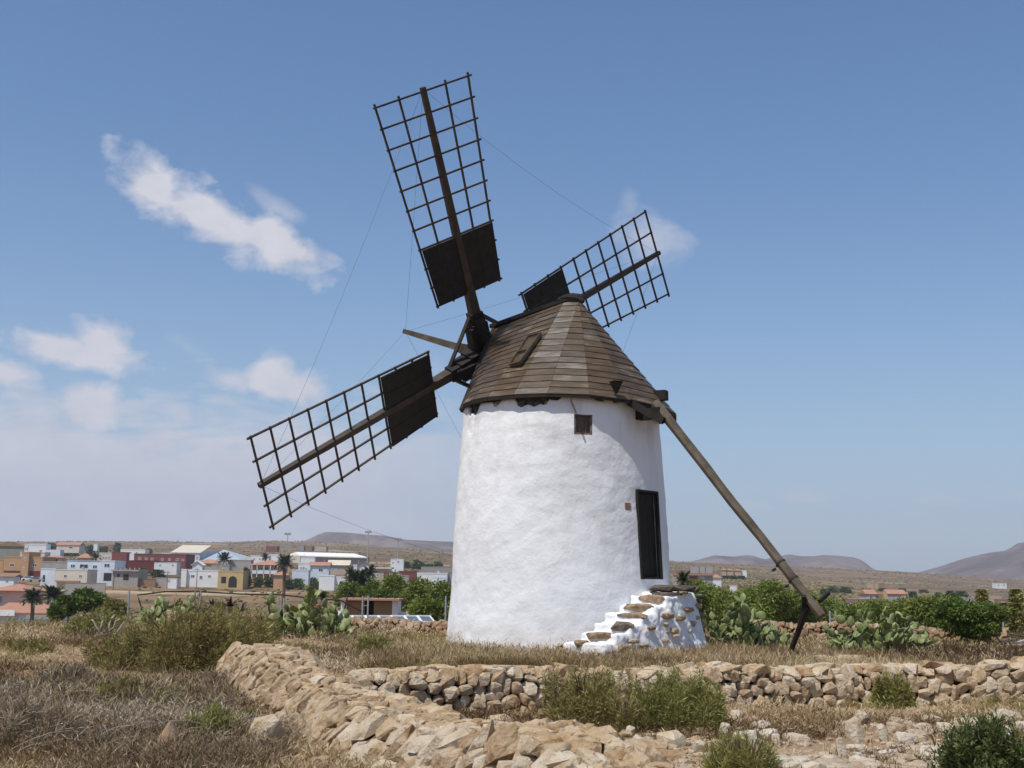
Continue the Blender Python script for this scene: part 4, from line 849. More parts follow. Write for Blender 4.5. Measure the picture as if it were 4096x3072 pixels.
# ------------------------------------------------------------------ dry grass and ground cover
def field(name, label, n, dens, matn, R, hr, leaf, blade, seed, base=.4, amp=.25, per=40, dmin=5.2, dmax=37, xw=.455, pw=1.2, up=.25, rs=.35, xr=None):
    """ground cover made of many little domed tufts of short crossing stalks"""
    r = np.random.default_rng(seed); pts = []; tot = 0
    while tot < n:
        u = r.random(60000); d = (dmin**(2-pw)+u*(dmax**(2-pw)-dmin**(2-pw)))**(1/(2-pw)); x = d*r.uniform(-xw, xw, 60000); ok = dens(x, d, r.random(60000)); q = np.stack([x[ok], d[ok]], -1); pts.append(q); tot += len(q)
    Q = np.concatenate(pts)[:n]; size = R*r.lognormal(0, rs, n); idx = np.repeat(np.arange(n), per); m = len(idx); d = rand_dirs(r, m); d[:,2] = np.abs(d[:,2]); rad = r.uniform(0, 1, m)**.45
    S = size[idx]*(.6+Q[idx,1]/28); O = d*rad[:, None]*np.stack([S, S, S*hr], -1); xy = Q[idx]+O[:,:2]; P = np.column_stack([xy, gz(xy[:,0], xy[:,1])+np.maximum(O[:,2]-leaf*.4, -.01)])
    D = d*.6+rand_dirs(r, m)*.8; D[:,2] = np.abs(D[:,2])*.8+up; D /= np.linalg.norm(D, axis=1)[:, None]; L = leaf*r.uniform(.5, 1.6, m)*(.7+P[:,1]/40); W = blade*(1+P[:,1]/13)*r.uniform(.6, 1.4, m)
    V, F = leaf_tris(P, D, rand_dirs(r, m), L, W, r); t = smooth_attr(seed+1, np.column_stack([Q, Q[:,0]*0]), amp*1.5, base, .11, .14, 1)[idx]
    return obj(name, mesh_np(name, V, F, np.clip(t+r.normal(0, .12, m), 0, 1)), M[matn], label=label, cat='ground cover', kind='stuff')
gn = Noise3(91, 4, .16); gn3 = Noise3(92, 3, .5)
def px_of(x, y): return 512+FPX*x/y
def on_wall(x, y):
    nw = np.array(NW); xc = np.interp(-y, -nw[:,1], nw[:,0]); a = np.abs(x-xc) < .55
    fw = np.array(FW); yc = np.interp(x, fw[:,0], fw[:,1]); b = (np.abs(y-yc) < .38) & (x > -2.2)
    c = (x-C[0])**2+(y-C[1])**2 < 2.7**2
    return a & (y > 4.5) & (y < 19.4) | b | c
def nonwall(x, y, u): return ~on_wall(x, y)
def patch(lo): return lambda x, y, u: nonwall(x, y, u) & (gn(np.stack([x, y, x*0], -1))+gn3(np.stack([x, y, x*0], -1))*.5 > lo-u*.8) & ~((px_of(x, y) > 660) & (y < 13.5) & (u > .18)) & ~((px_of(x, y) < 200) & (y > 17) & (u > .6))
field('dry_grass', 'tan and brown dry grass covering the ground', 7800, patch(.15), 'grass', .115, .9, .075, .0021, 61, .50, .25)
field('dry_weeds', 'short russet weeds between the rocks', 5200, patch(-.05), 'grass', .14, .55, .06, .0024, 62, .30, .18, pw=1.0)
field('straw', 'thin scattered straw lying over the bare soil', 9000, lambda x, y, u: nonwall(x, y, u), 'grass', .16, .12, .08, .0018, 68, .62, .2, per=16, up=.0)
def foot_d(x, y, u): return nonwall(x, y, u) & (((y > 21) & (y < 29.5) & (x > -2.5)) | ((y > 17.9) & (y < 21) & (x > -1))) & (gn3(np.stack([x*1.3, y, x*0], -1)) > -.9+u*.8)
field('dry_grass', 'taller pale grass fringing the foot of the white tower', 1900, foot_d, 'grass', .15, .75, .12, .0015, 63, .42, .25, per=60, up=.5)
def dead_d(x, y, u):
    p = px_of(x, y); return nonwall(x, y, u) & (y < 13.5) & (p < 330-(13.5-y)*18) & (gn(np.stack([x*1.4, y*1.4+9, x*0], -1)) > -.1+u*.9)
field('dead_brush', 'tangled grey dead brush at lower left', 2100, dead_d, 'dead', .19, .75, .085, .0019, 64, .50, .38, per=65, xw=.48, up=.1)
def dead2(x, y, u):
    p = px_of(x, y); return nonwall(x, y, u) & ((p < 250) & (y > 12)) & (y < 30) & (gn(np.stack([x*.7, y*.7+4, x*0], -1)) > .0+u*.5)
field('dead_brush', 'grey-brown low scrub beyond the dead brush on the left', 1300, dead2, 'dead', .22, .7, .09, .0024, 65, .33, .22, per=60)
def grn(x, y, u):
    return nonwall(x, y, u) & (gn(np.stack([x*1.1+30, y*1.1, x*0], -1)) > .50+u*.3) & ~((px_of(x, y) > 620) & (y < 13))
field('weeds', 'low olive weeds growing through the dry grass', 900, grn, 'broom', .18, .75, .07, .0022, 66, .5, .2, per=60)
# ------------------------------------------------------------------ bushes
def bush(name, label, px, pyb, wpx, hpx, n, matn, seed, leaf=.09, blade=.006, dep=.8, cat='bush', group=None, Y=None, lobes=5, stick=True, upb=.55, jag=.35):
    """a shrub built of radiating twigs with fine leaves; size is given in photo pixels at its ground point"""
    g = gnd(px, pyb) if Y is None else G(px, Y); g[2] = gz1(g[0], g[1]); sc = g[1]/FPX; w, h = wpx*sc, hpx*sc; r = np.random.default_rng(seed)
    lb = []
    for k in range(lobes*3):                       # uneven sprays rather than one dome
        a = r.uniform(0, 6.28); q = r.uniform(.0, 1.)**.6*.78*w/2; s = r.uniform(.35, .95); tall = r.uniform(.45, 1.0)*(1-.35*(q/(w/2))**2); lb.append((math.cos(a)*q, math.sin(a)*q*dep, 0, w*.155*s*1.3, w*.155*s*dep*1.5, h*tall))
    for k in range(lobes*3):                       # single sprigs standing clear
        a = r.uniform(0, 6.28); q = r.uniform(.1, .9)*w/2; lb.append((math.cos(a)*q, math.sin(a)*q*dep, h*r.uniform(.25,.6), w*.028, w*.028, h*r.uniform(.3,.55)))
    lb = np.array(lb); pr = (lb[:,3]*lb[:,5])**.9; idx = r.choice(len(lb), n, p=pr/pr.sum()); L = lb[idx]
    d = rand_dirs(r, n); d[:,2] = np.abs(d[:,2]); rad = r.uniform(.1, 1, n)**(1/2.0)*(1+jag*.35*np.sin(d[:,0]*11+idx)*np.sin(d[:,1]*9+d[:,2]*13)); P = L[:,:3]+d*L[:,3:]*rad[:, None]
    D = d*.6+rand_dirs(r, n)*.8; D[:,2] += upb*.6; D /= np.linalg.norm(D, axis=1)[:, None]; P[:,2] = np.maximum(P[:,2]-leaf*.5, .0)
    lf = leaf*r.uniform(.5, 1.5, n); V, F = leaf_tris(P, D, rand_dirs(r, n), lf, blade*r.uniform(.6, 1.4, n), r); a = np.clip(.5+r.normal(0, .15, n)+(idx % 3-1)*.07, 0, 1)
    root = thing(name, label, cat, g, 0, group); obj('foliage', mesh_np('foliage', V, F, a), M[matn], root)
    if stick:
        b = MB()
        for k in range(9):
            t = r.uniform(0, 6.28); q = r.uniform(.1, .8); b.tube([(0,0,-.05), (math.cos(t)*w*.2*q, math.sin(t)*w*.2*q, h*.4), (math.cos(t)*w*.42*q, math.sin(t)*w*.42*q, h*.78)], [.018,.012,.005], 4)
        b.build('stems', M['bark'], root)
    return root
bush('scrub_bush', 'huge olive scrub bush filling the ground left of the near wall end', 190, 676, 176, 72, 70000, 'broom', 201, .10, .0065, .5, lobes=11)
bush('scrub_bush', 'broad olive scrub on the left flank of the huge bush', 128, 672, 110, 34, 22000, 'broom', 202, .10, .0075, .6, lobes=7)
bush('scrub_bush', 'yellow-green scrub bush leaning against the wall end, behind the huge bush', 236, 658, 84, 54, 26000, 'broom', 203, .10, .0065, .7)
bush('scrub_bush', 'low green scrub behind the prickly pear stump on the far left', 103, 640, 90, 30, 10000, 'broom_green', 204, .10, .008, .6)
bush('scrub_bush', 'small light green bush left of the pale boulder', 214, 744, 66, 40, 12000, 'broom_green', 205, .055, .0035, .8, lobes=6)
bush('scrub_bush', 'pale yellow-green tuft among the dead brush at left', 124, 706, 60, 30, 9000, 'broom', 206, .06, .004, .8)
bush('scrub_bush', 'second pale yellow-green tuft in the dead brush, nearer the near wall', 163, 712, 44, 22, 5000, 'broom_green', 231, .06, .004, .8)
bush('scrub_bush', 'green weed straggling beside the white litter', 245, 728, 30, 26, 2600, 'broom_green', 232, .05, .003, .8)
bush('scrub_bush', 'low olive bush far left beyond the dead brush', 30, 655, 60, 16, 5000, 'broom', 233, .09, .006, .6)
bush('scrub_bush', 'olive bush on the left of the pair in front of the far wall', 586, 718, 96, 60, 26000, 'broom', 207, .07, .0045, .7, lobes=7)
bush('scrub_bush', 'dense green bush on the right of the pair in front of the far wall', 674, 722, 100, 58, 34000, 'broom_green', 208, .07, .0045, .7, lobes=8)
bush('scrub_bush', 'small green sprig at the right foot of the dense wall bush', 712, 724, 34, 24, 3500, 'broom_green', 209, .05, .004, .8, lobes=3)
bush('scrub_bush', 'thin dry bush in the gap of the pair before the far wall', 625, 724, 50, 36, 6000, 'broom', 210, .07, .004, .7, lobes=4)
bush('scrub_bush', 'single green bush growing against the far wall at right', 892, 704, 40, 37, 11000, 'broom_green', 211, .07, .005, .7, lobes=4)
bush('scrub_bush', 'dark green bush cut by the lower right corner', 992, 795, 112, 80, 26000, 'leaf_dark', 212, .055, .0075, .8, lobes=9, jag=.6)
bush('scrub_bush', 'sparse grey-green bush at the lower edge, right of the middle', 745, 784, 96, 54, 13000, 'broom_green', 213, .06, .0032, .7, lobes=6)
bush('scrub_bush', 'green bush between the prickly pear and tower on the left', 372, 652, 48, 22, 7000, 'broom_green', 214, .1, .008, .7, lobes=5)
bush('scrub_bush', 'low olive bush below the left prickly pear', 300, 652, 66, 15, 5000, 'broom', 215, .1, .008, .7, lobes=5)
bush('scrub_bush', 'small bush by the tower\'s left foot', 424, 634, 30, 12, 2500, 'broom', 216, .1, .008, .7, lobes=3)
bush('scrub_bush', 'little dark bush at the bottom of the stairs', 563, 655, 16, 12, 2600, 'broom', 217, .07, .006, .7, lobes=3)
bush('scrub_bush', 'small weed beside the lowest stair stones', 588, 656, 13, 13, 1500, 'dead', 218, .08, .005, .7, lobes=3)
bush('dead_bush', 'mound of dark dead branches at the left edge', 20, 745, 110, 46, 16000, 'dead', 219, .16, .004, .8, lobes=7, upb=.2)
bush('dead_bush', 'grey dead bush in the left dry grass below the cactus', 70, 690, 90, 24, 8000, 'dead', 220, .12, .006, .6, lobes=6)
bush('dead_bush', 'grey dead bush left of the wall end', 205, 690, 70, 20, 6000, 'dead', 221, .12, .005, .6, lobes=5)
bush('scrub_bush', 'wispy olive stalks at the lower edge right of the near wall', 560, 790, 60, 36, 2500, 'broom', 222, .07, .0025, .6, lobes=6)
# pale bent stalks over the dead brush
r = np.random.default_rng(5); b = MB()
for k in range(60):
    g = gnd(r.uniform(-10, 230), r.uniform(705, 768)); a = r.uniform(-.9, 3.6); L_ = r.uniform(.25, .8); q = np.array([math.cos(a), math.sin(a)*.6, 0]); hh = r.uniform(.08,.22); b.tube([g+q*L_*u+[0,0,.08+hh*math.sin(u*2.3)] for u in (0,.25,.5,.75,1)], [.0035,.003,.0026,.002,.001], 3, caps=False)
b.build('fallen_stalks', flat('bleached_stalk', (.33,.29,.24), .9), kind='stuff', label='pale bent stalks lying over the dead brush', cat='stalks')
# ------------------------------------------------------------------ prickly pears
def pad_mesh(k):
    r = np.random.default_rng(k); V = []; rings = 5; n = 8
    for i in range(rings):
        t = (i+.5)/rings; w = math.sin(math.pi*(t**.8))**.7*.5*(.85 if t < .3 else 1); 
        for j in range(n): a = 6.283*j/n; V.append((math.cos(a)*w*.78, math.sin(a)*w*.15, t))
    V += [(0,0,0), (0,0,1.02)]; F = [(i*n+j, i*n+(j+1) % n, (i+1)*n+(j+1) % n, (i+1)*n+j) for i in range(rings-1) for j in range(n)]
    F += [((j+1) % n, j, rings*n) for j in range(n)]+[((rings-1)*n+j, (rings-1)*n+(j+1) % n, rings*n+1) for j in range(n)]; return mesh_py('pad', V, F, True)
PADS = [pad_mesh(0)]; PADS[0].materials.append(M['pad'])
def pear(label, px, pyb, wpx, hpx, npads, seed, size=.34, dep=.5, stuffn=0, Y=None):
    g = gnd(px, pyb) if Y is None else G(px, Y); g[2] = gz1(g[0], g[1]); sc = g[1]/FPX; w, h = wpx*sc, hpx*sc; r = np.random.default_rng(seed); root = thing('prickly_pear', label, 'cactus', g); c = 0; front = []
    while c < npads:
        if r.random() < .42:
            x_ = r.uniform(-1, 1); y_ = r.uniform(-1, 1); hh = max(0, 1-x_*x_*.75)**.5*max(.2, 1-y_*y_)**.5; p = np.array([x_*w*.46, y_*w*dep*.4, h*hh*r.uniform(0, .78)]); dirn = np.array([x_*.6+r.normal()*.6, r.normal()*.6, .8]); lvl = 9
        elif front and r.random() < .60: p, dirn, lvl = front.pop(r.integers(len(front)))
        else:
            a = r.uniform(-1, 1); p = np.array([a*w*.45, r.uniform(-1,1)*w*dep*.3, r.uniform(-.05,.12)]); dirn = np.array([r.normal()*.35, r.normal()*.35, 1.]); lvl = 0
        s = size*r.uniform(.75, 1.2); d = dirn/np.linalg.norm(dirn); lim = h*1.12*(1-.4*(abs(p[0])/(w/2))**2)
        if (p[2]+s*d[2] > lim or lvl > 8) and lvl != 9: 
            if r.random() < .8: continue
        q = Vector(d).to_track_quat('Z', 'Y'); rz = r.uniform(0, 6.28); m = q.to_matrix().to_4x4()@Matrix.Rotation(rz, 4, 'Z')
        o = obj('pad', PADS[0], None, root); o.matrix_local = Matrix.Translation(Vector(p))@m@Matrix.Diagonal((s, s, s, 1)); c += 1
        tip = p+d*s*.93
        for _ in range(r.integers(1, 4) if lvl < 9 else 0): front.append((tip+np.array([r.normal()*.05*s, 0, -.02]), d+r.normal(size=3)*.62+np.array([0,0,.38]), lvl+1))
    return root
pear('large spreading prickly pear beside the stair platform, right of the tower', 742, 651, 92, 52, 300, 301, .235)
pear('prickly pear left of the single green tree, before the brown back wall', 880, 654, 96, 54, 300, 302, .235)
pear('prickly pear left of the tower with a red pot standing behind it', 314, 637, 80, 48, 240, 303, .27)
pear('small prickly pear by the wire fence at far left', 170, 640, 56, 28, 130, 304, .29, Y=36)
# candelabra cactus
g = gnd(104, 648); g[2] = gz1(g[0], g[1]); rt_ = thing('candelabra_cactus', 'bare branching candelabra cactus with pale upturned arms', 'cactus', g); s = g[1]/FPX
M['cactus_pale'] = mat('pale_cactus_skin', [(.3,(.20,.18,.10)),(.6,(.38,.36,.24))], .8, 12, 5, .4)
sk_ = lambda *p: [np.array([x*s, y*s, z*s]) for x, y, z in p]
def arm(pts, r0, r1): MB().tube(sk_(*pts), list(np.linspace(r0*s, r1*s, len(pts))), 6).build('arm', M['cactus_pale'], rt_, smooth=True)
MB().tube(sk_((0,0,-1),(0,0,8),(.4,0,13)), [1.3*s,1.3*s,1.4*s], 7).build('trunk', M['bark'], rt_)
for pts in [((0,0,12),(-5,0,16),(-7,1,22),(-5,0,25)),((-5,0,16),(-9,1,20),(-12,0,26),(-14,0,28)),((0,0,12),(3,0,17),(4,0,25),(6,0,30),(9,0,33)),((3,0,17),(8,1,20),(10,0,27),(13,1,28)),((4,2,12),(11,2,15),(15,1,21),(18,1,26)),((11,2,15),(13,3,22),(12,2,29)),((-5,0,16),(-4,-1,20),(-3,0,27))]: arm(pts, 1.15, .85)
# ------------------------------------------------------------------ village and farmland
PAL = {'white': (.74,.74,.72), 'cream': (.60,.55,.45), 'grey': (.30,.28,.26), 'concrete': (.36,.33,.29), 'ochre': (.47,.29,.155), 'red': (.21,.065,.055), 'blue_white': (.62,.67,.72), 'pale_blue': (.36,.41,.46), 'dark': (.035,.03,.028),
       'tile': (.40,.205,.135), 'beige': (.46,.39,.30), 'yellow': (.52,.38,.18), 'tan': (.47,.34,.21), 'mauve': (.42,.35,.33), 'pink': (.62,.42,.34), 'roof_cream': (.60,.53,.42), 'roof_white': (.84,.84,.84), 'dark_red': (.14,.03,.03), 'glass': (.05,.06,.075), 'olive_grey': (.25,.25,.20), 'brown': (.27,.17,.10), 'steel': (.33,.36,.38)}
def PM(k):
    if 'p_'+k not in M: M['p_'+k] = flat(k+'_paint', PAL[k], .85 if k != 'glass' else .25, .10, .35)
    return M['p_'+k]
crops = {'A': lambda x, y: (x*.11302, 520+y*.11302), 'B': lambda x, y: (225+x*.11302, 520+y*.11302), 'C': lambda x, y: (650+x*.0904, 537.5+y*.0904), 'D': lambda x, y: (824+x*.0904, 525+y*.0904)}
BL = []
class Bld:
    """a building standing on the far ground: (x0, x1, wall top, base) in crop units, then boxes, windows and roofs added in the same units"""
    def __init__(s, crop, x0, x1, yt, yb, label, wall='white', roof='flat', rc=None, depth=None, Y=None, yaw=0., cat='house', name='house', windows=(), doors=(), rise=None, over=.5, group=None, sink=3.0, trim=None, wname='window'):
        f = crops[crop]; s.f = f; (a, yt_), (c, yb_) = f(x0, yt), f(x1, yb); px = (a+c)/2
        s.Y = Y or dist_of(px, yb_); s.sc = s.Y/FPX; p = at(px, yb_, s.Y); s.base = p; s.px = px; s.yb = yb_; s.w = (c-a)*s.sc; s.h = max((yb_-yt_)*s.sc, .5); s.d = depth or max(s.w*.6, 4); s.d = min(s.d, 22)
        s.root = thing(name, label, cat, p, yaw, group); BL.append((px, yb_, s.Y, label)); s.x0 = a; s.sink = sink
        s.wall = MB().box((-s.w/2, 0, -sink), (s.w/2, s.d, s.h)).build('wall', PM(wall), s.root)
        t = .35 if s.h > 1.5 else .1
        if roof == 'flat':
            if s.w > 6 and cat == 'house' and len(BL) % 2: MB().tube([(s.w*.2, s.d*.5, s.h), (s.w*.2, s.d*.5, s.h+1.1)], .5, 8).build('water_tank', PM('steel'), s.root)
            if s.w > 6 and cat == 'house' and len(BL) % 3 == 0: MB().tube([(-s.w*.25, 1, s.h), (-s.w*.25, 1, s.h+2.4)], .05, 4).box((-s.w*.25-.5, .97, s.h+2.2), (-s.w*.25+.5, 1.03, s.h+2.26)).box((-s.w*.25-.35, .97, s.h+1.9), (-s.w*.25+.35, 1.03, s.h+1.96)).build('aerial', PM('steel'), s.root)
            b = MB(); b.box((-s.w/2-.08, -.08, s.h), (s.w/2+.08, .22, s.h+t)); b.box((-s.w/2-.08, s.d-.2, s.h), (s.w/2+.08, s.d+.08, s.h+t)); b.box((-s.w/2-.08, .22, s.h), (-s.w/2+.2, s.d-.2, s.h+t)); b.box((s.w/2-.2, .22, s.h), (s.w/2+.08, s.d-.2, s.h+t)); b.box((-s.w/2+.2, .22, s.h+.002), (s.w/2-.2, s.d-.2, s.h+.06)); b.build('roof', PM(trim or wall), s.root)
        elif roof == 'hip':
            rs = (rise or 1.4); o = over; V = [(-s.w/2-o,-o,s.h), (s.w/2+o,-o,s.h), (s.w/2+o,s.d+o,s.h), (-s.w/2-o,s.d+o,s.h)]; q = min(s.w, s.d)/2; V += [(-s.w/2+q, s.d/2, s.h+rs), (s.w/2-q, s.d/2, s.h+rs)]
            MB().add(V, [(0,1,5,4),(1,2,5),(2,3,4,5),(3,0,4),(3,2,1,0)]).build('roof', PM(rc or 'tile'), s.root)
        elif roof == 'gable_x':   # ridge along the width
            rs = rise or 1.6; o = over; V = [(-s.w/2-o,-o,s.h), (s.w/2+o,-o,s.h), (s.w/2+o,s.d+o,s.h), (-s.w/2-o,s.d+o,s.h), (-s.w/2-o, s.d/2, s.h+rs), (s.w/2+o, s.d/2, s.h+rs)]
            MB().add(V, [(0,1,5,4),(2,3,4,5),(1,2,5),(3,0,4),(3,2,1,0)]).build('roof', PM(rc or 'tile'), s.root)
        elif roof == 'gable_y':   # gable faces the camera
            rs = rise or 1.6; o = over
            MB().add([(-s.w/2,0,s.h),(s.w/2,0,s.h),(0,0,s.h+rs),(-s.w/2,s.d,s.h),(s.w/2,s.d,s.h),(0,s.d,s.h+rs)], [(0,1,2),(5,4,3)]).build('gable', PM(wall), s.root)
            MB().add([(-s.w/2-o,-o,s.h-.1),(0,-o,s.h+rs+.1),(0,s.d+o,s.h+rs+.1),(-s.w/2-o,s.d+o,s.h-.1),(s.w/2+o,-o,s.h-.1),(s.w/2+o,s.d+o,s.h-.1),(-s.w/2-o,-o,s.h-.32),(0,-o,s.h+rs-.12),(s.w/2+o,-o,s.h-.32)], [(0,1,2,3),(1,4,5,2),(6,7,1,0),(7,8,4,1)]).build('roof', PM(rc or 'tile'), s.root)
        elif roof == 'shed':      # slopes up to the back
            rs = rise or 1.2; o = over; V = [(-s.w/2-o,-o,s.h),(s.w/2+o,-o,s.h),(s.w/2+o,s.d+o,s.h+rs),(-s.w/2-o,s.d+o,s.h+rs)]
            MB().add(V+[(a_, b_, c_+.12) for a_, b_, c_ in V], [(0,3,2,1),(4,5,6,7),(0,1,5,4),(1,2,6,5),(2,3,7,6),(3,0,4,7)]).build('roof', PM(rc or 'tile'), s.root)
        for wd in windows: s.win(*wd, name=wname)
        for dr in doors: s.win(*dr, name='door', frame=False)
    def loc(s, x, y): px, py = s.f(x, y); return (px-s.px)*s.sc, (s.yb-py)*s.sc
    def win(s, x0, x1, y0, y1, col='glass', name='window', frame=True, fc='white'):
        a, z1 = s.loc(x0, y0); c, z0 = s.loc(x1, y1)
        if frame:
            w = MB(); e = .12
            for q in (((a-e,-.06,z0-e),(c+e,-.0,z0)), ((a-e,-.06,z1),(c+e,0,z1+e)), ((a-e,-.06,z0),(a,0,z1)), ((c,-.06,z0),(c+e,0,z1)), (((a+c)/2-.05,-.055,z0),((a+c)/2+.05,-.03,z1))): w.box(*q)
            o = w.build(name, PM(fc), s.root); MB().box((a, -.028, z0), (c, .01, z1)).build('pane', PM(col), o)
        else: MB().box((a, -.05, z0), (c, .01, z1)).build(name, PM(col), s.root)
    def box(s, x0, x1, y0, y1, col, name='wall', y=0., depth=None, sink=0., label=None):
        a, z1 = s.loc(x0, y0); c, z0 = s.loc(x1, y1); MB().box((a, y, z0-sink), (c, y+(depth or s.d*.8), z1)).build(name, PM(col), s.root, label=label); return s
B = Bld
b = B('A', -40, 205, 235, 320, 'long dark green shed with a low curved roof at the far left', 'olive_grey', 'flat', depth=18, cat='shed', name='shed', Y=560)
MB().add([(-b.w/2+b.w*k/10, y, b.h+2.2*math.sin(math.pi*k/10)) for y in (-.5, b.d) for k in range(11)], [(k, k+1, 12+k, 11+k) for k in range(10)]+[tuple(range(11))]).build('curved_roof', PM('brown'), b.root)
b = B('A', 212, 400, 222, 320, 'tall white house block with two small windows at far left', 'white', 'flat', windows=[(217,226,248,265),(232,241,248,265)], Y=470); b.box(400, 528, 262, 320, 'blue_white', sink=3)
b = B('A', 175, 390, 293, 365, 'cream house behind the orange flats', 'cream', 'flat', windows=[(277,303,310,326)], Y=425)
b = B('A', 22, 178, 337, 515, 'left block of orange flats above dark garages', 'ochre', 'flat', windows=[(80,116,390,412)], doors=[(30,175,450,515,'dark_red')], Y=400, depth=12)
b = B('A', 178, 240, 296, 520, 'narrow orange stair tower between the flats', 'ochre', 'flat', windows=[(202,215,342,358),(197,208,424,438)], Y=398.5, depth=10)
b = B('A', 241, 362, 338, 522, 'right block of orange flats above dark garages', 'ochre', 'flat', windows=[(280,315,393,413)], doors=[(246,350,452,520,'dark_red')], Y=400, depth=12)
b = B('A', -20, 20, 360, 480, 'orange wall end at the left edge', 'ochre', 'flat', Y=402)
b = B('A', 365, 590, 378, 445, 'grey concrete block between orange flats and white house', 'concrete', 'flat', Y=396)
b = B('A', 400, 545, 333, 378, 'low pink house behind the grey block', 'pink', 'hip', windows=[], Y=425, rise=.8); b.box(418, 505, 345, 378, 'white')
b = B('A', 590, 880, 370, 512, 'long white two-storey house with three upper windows', 'blue_white', 'flat', windows=[(622,655,398,424),(700,770,396,428),(815,850,403,428),(805,852,480,508)], Y=388, depth=11, trim='steel')
b = B('A', 881, 1004, 372, 540, 'white garage block on the right end of the long house', 'blue_white', 'flat', windows=[(916,960,393,418)], doors=[(915,984,470,538,'dark')], Y=386, depth=11)
b = B('A', 356, 482, 440, 548, 'low blue-white annex with a dark blue door', 'blue_white', 'flat', doors=[(376,396,490,546,'glass')], Y=378, depth=9)
b = B('A', 484, 762, 450, 590, 'low cream house with two small windows', 'cream', 'flat', windows=[(560,584,489,511),(694,717,489,511)], Y=370, depth=9); b.box(500, 706, 537, 549, 'tile', 'awning', y=-1.2, depth=1.2); b.box(500, 700, 549, 588, 'beige', 'lower_wall', y=-.25, depth=.2)
b = B('A', 992, 1216, 452, 545, 'unfinished grey concrete house with dark openings', 'concrete', 'flat', doors=[(1034,1055,478,505,'dark'),(1088,1136,480,532,'dark')], Y=384, depth=10); b.box(985, 1224, 446, 456, 'concrete', 'slab', y=-.8, depth=11)
for x in (1010, 1050, 1085, 1128, 1170, 1210): b.box(x, x+8, 425, 447, 'concrete', 'pillar', y=1, depth=.4)
b = B('A', 1185, 1640, 308, 385, 'long dark red terrace of houses', 'red', 'flat', windows=[(1225,1245,335,352,'dark_red'),(1285,1300,338,352),(1335,1352,340,354),(1425,1442,342,356),(1488,1504,342,356),(1555,1578,342,358),(1605,1622,344,358)], Y=500, depth=14)
b = B('A', 1130, 1365, 366, 405, 'lower dark red annex before the terrace', 'dark_red', 'flat', Y=470)
b = B('A', 862, 985, 297, 365, 'pale beige house with a zigzag parapet', 'cream', 'flat', windows=[(882,894,325,345),(906,918,325,345),(930,942,325,345),(955,967,325,345)], Y=530)
b = B('A', 986, 1116, 292, 365, 'dark red house next to the beige one', 'red', 'flat', Y=528)
b = B('A', 1065, 1280, 266, 320, 'long low white house with rooftop parapet up the slope', 'white', 'flat', windows=[(1078,1090,283,297),(1150,1160,285,297),(1200,1210,283,297)], Y=640)
b = B('A', 1365, 1562, 378, 412, 'low white flat-roofed shed before the red terrace', 'white', 'flat', windows=[(1408,1422,395,407),(1520,1534,395,407)], Y=455, cat='shed')
b = B('A', 1515, 1762, 292, 358, 'large warehouse with cream roof and white front', 'white', 'shed', 'roof_cream', depth=30, rise=4.5, Y=640, cat='warehouse', name='warehouse')
for k in range(9): b.win(1526+k*26, 1541+k*26, 318, 348, 'steel', frame=False)
V = [b.loc(1762, 292)+(0,), b.loc(1895, 252)+(20,), b.loc(2140, 318)+(20,), b.loc(2150, 356)+(0,), b.loc(1762, 358)+(0,)]
MB().add([(x, y_, z) for x, z, y_ in V], [(0,1,2,3,4)]).build('gable_end', PM('pale_blue'), b.root)
b = B('A', 1430, 1512, 293, 310, 'tiny white cabin beside the warehouse', 'white', 'flat', Y=660, cat='shed')
b = B('A', 1600, 1645, 446, 552, 'left end wing of the bright white bungalow', 'white', 'flat', Y=392, depth=8)
b = B('A', 1646, 1934, 456, 550, 'bright white bungalow in the middle of the field edge', 'white', 'flat', windows=[(1690,1718,490,512),(1765,1787,496,522),(1840,1860,490,508)], Y=393, depth=9)
b = B('A', 1925, 2145, 462, 592, 'yellow arcade with a round dark arch', 'yellow', 'flat', windows=[], doors=[(1955,1998,505,560,'dark')], Y=388, depth=8, cat='arcade')
xa, z0 = b.loc(2020, 568); xb, z1 = b.loc(2092, 516); r_ = (xb-xa)/2; MB().add([((xa+xb)/2+r_*math.cos(a), -.06, z0+1.2+r_*math.sin(a)) for a in np.linspace(0, math.pi, 10)]+[(xa, -.06, z0-1), (xb, -.06, z0-1)], [tuple(range(12))]).build('arch', PM('dark'), b.root)
b = B('A', 2026, 2215, 362, 450, 'plain grey concrete block above the yellow arcade', 'concrete', 'flat', Y=440)
b = B('A', 1868, 2026, 405, 456, 'low grey wall house with one dark window', 'concrete', 'flat', windows=[(1972,1988,432,450)], Y=430)
b = B('A', 1760, 1925, 385, 420, 'small house with faded red tiled roof', 'beige', 'hip', Y=480, rise=1.6)
b = B('A', 1700, 1790, 398, 420, 'small white gabled house', 'white', 'gable_y', 'white', Y=470, rise=1.5)
b = B('A', 1375, 1480, 512, 552, 'small grey hut at the field edge', 'concrete', 'flat', Y=386, cat='shed'); b = B('A', 1478, 1563, 518, 553, 'small white hut with a blue door at the field edge', 'white', 'flat', doors=[(1484,1505,528,551,'pale_blue')], Y=384, cat='shed')
b = B('A', 1224, 1374, 526, 553, 'brown boundary wall beside the unfinished house', 'brown', 'flat', Y=385, depth=.5, cat='wall', name='wall_stretch')
b = B('A', 685, 795, 336, 362, 'house with a red hipped roof and small tower', 'pink', 'hip', Y=500, rise=1.8); b.box(732, 762, 318, 340, 'tile', 'chimney', y=3, depth=3)
b = B('A', 500, 700, 222, 250, 'farmhouse with an orange roof far up the left slope', 'cream', 'gable_x', windows=[(610,640,238,250)], Y=800, depth=10, rise=2)
b = B('A', 828, 862, 216, 236, 'tiny white house on the far left slope', 'white', 'flat', Y=900)
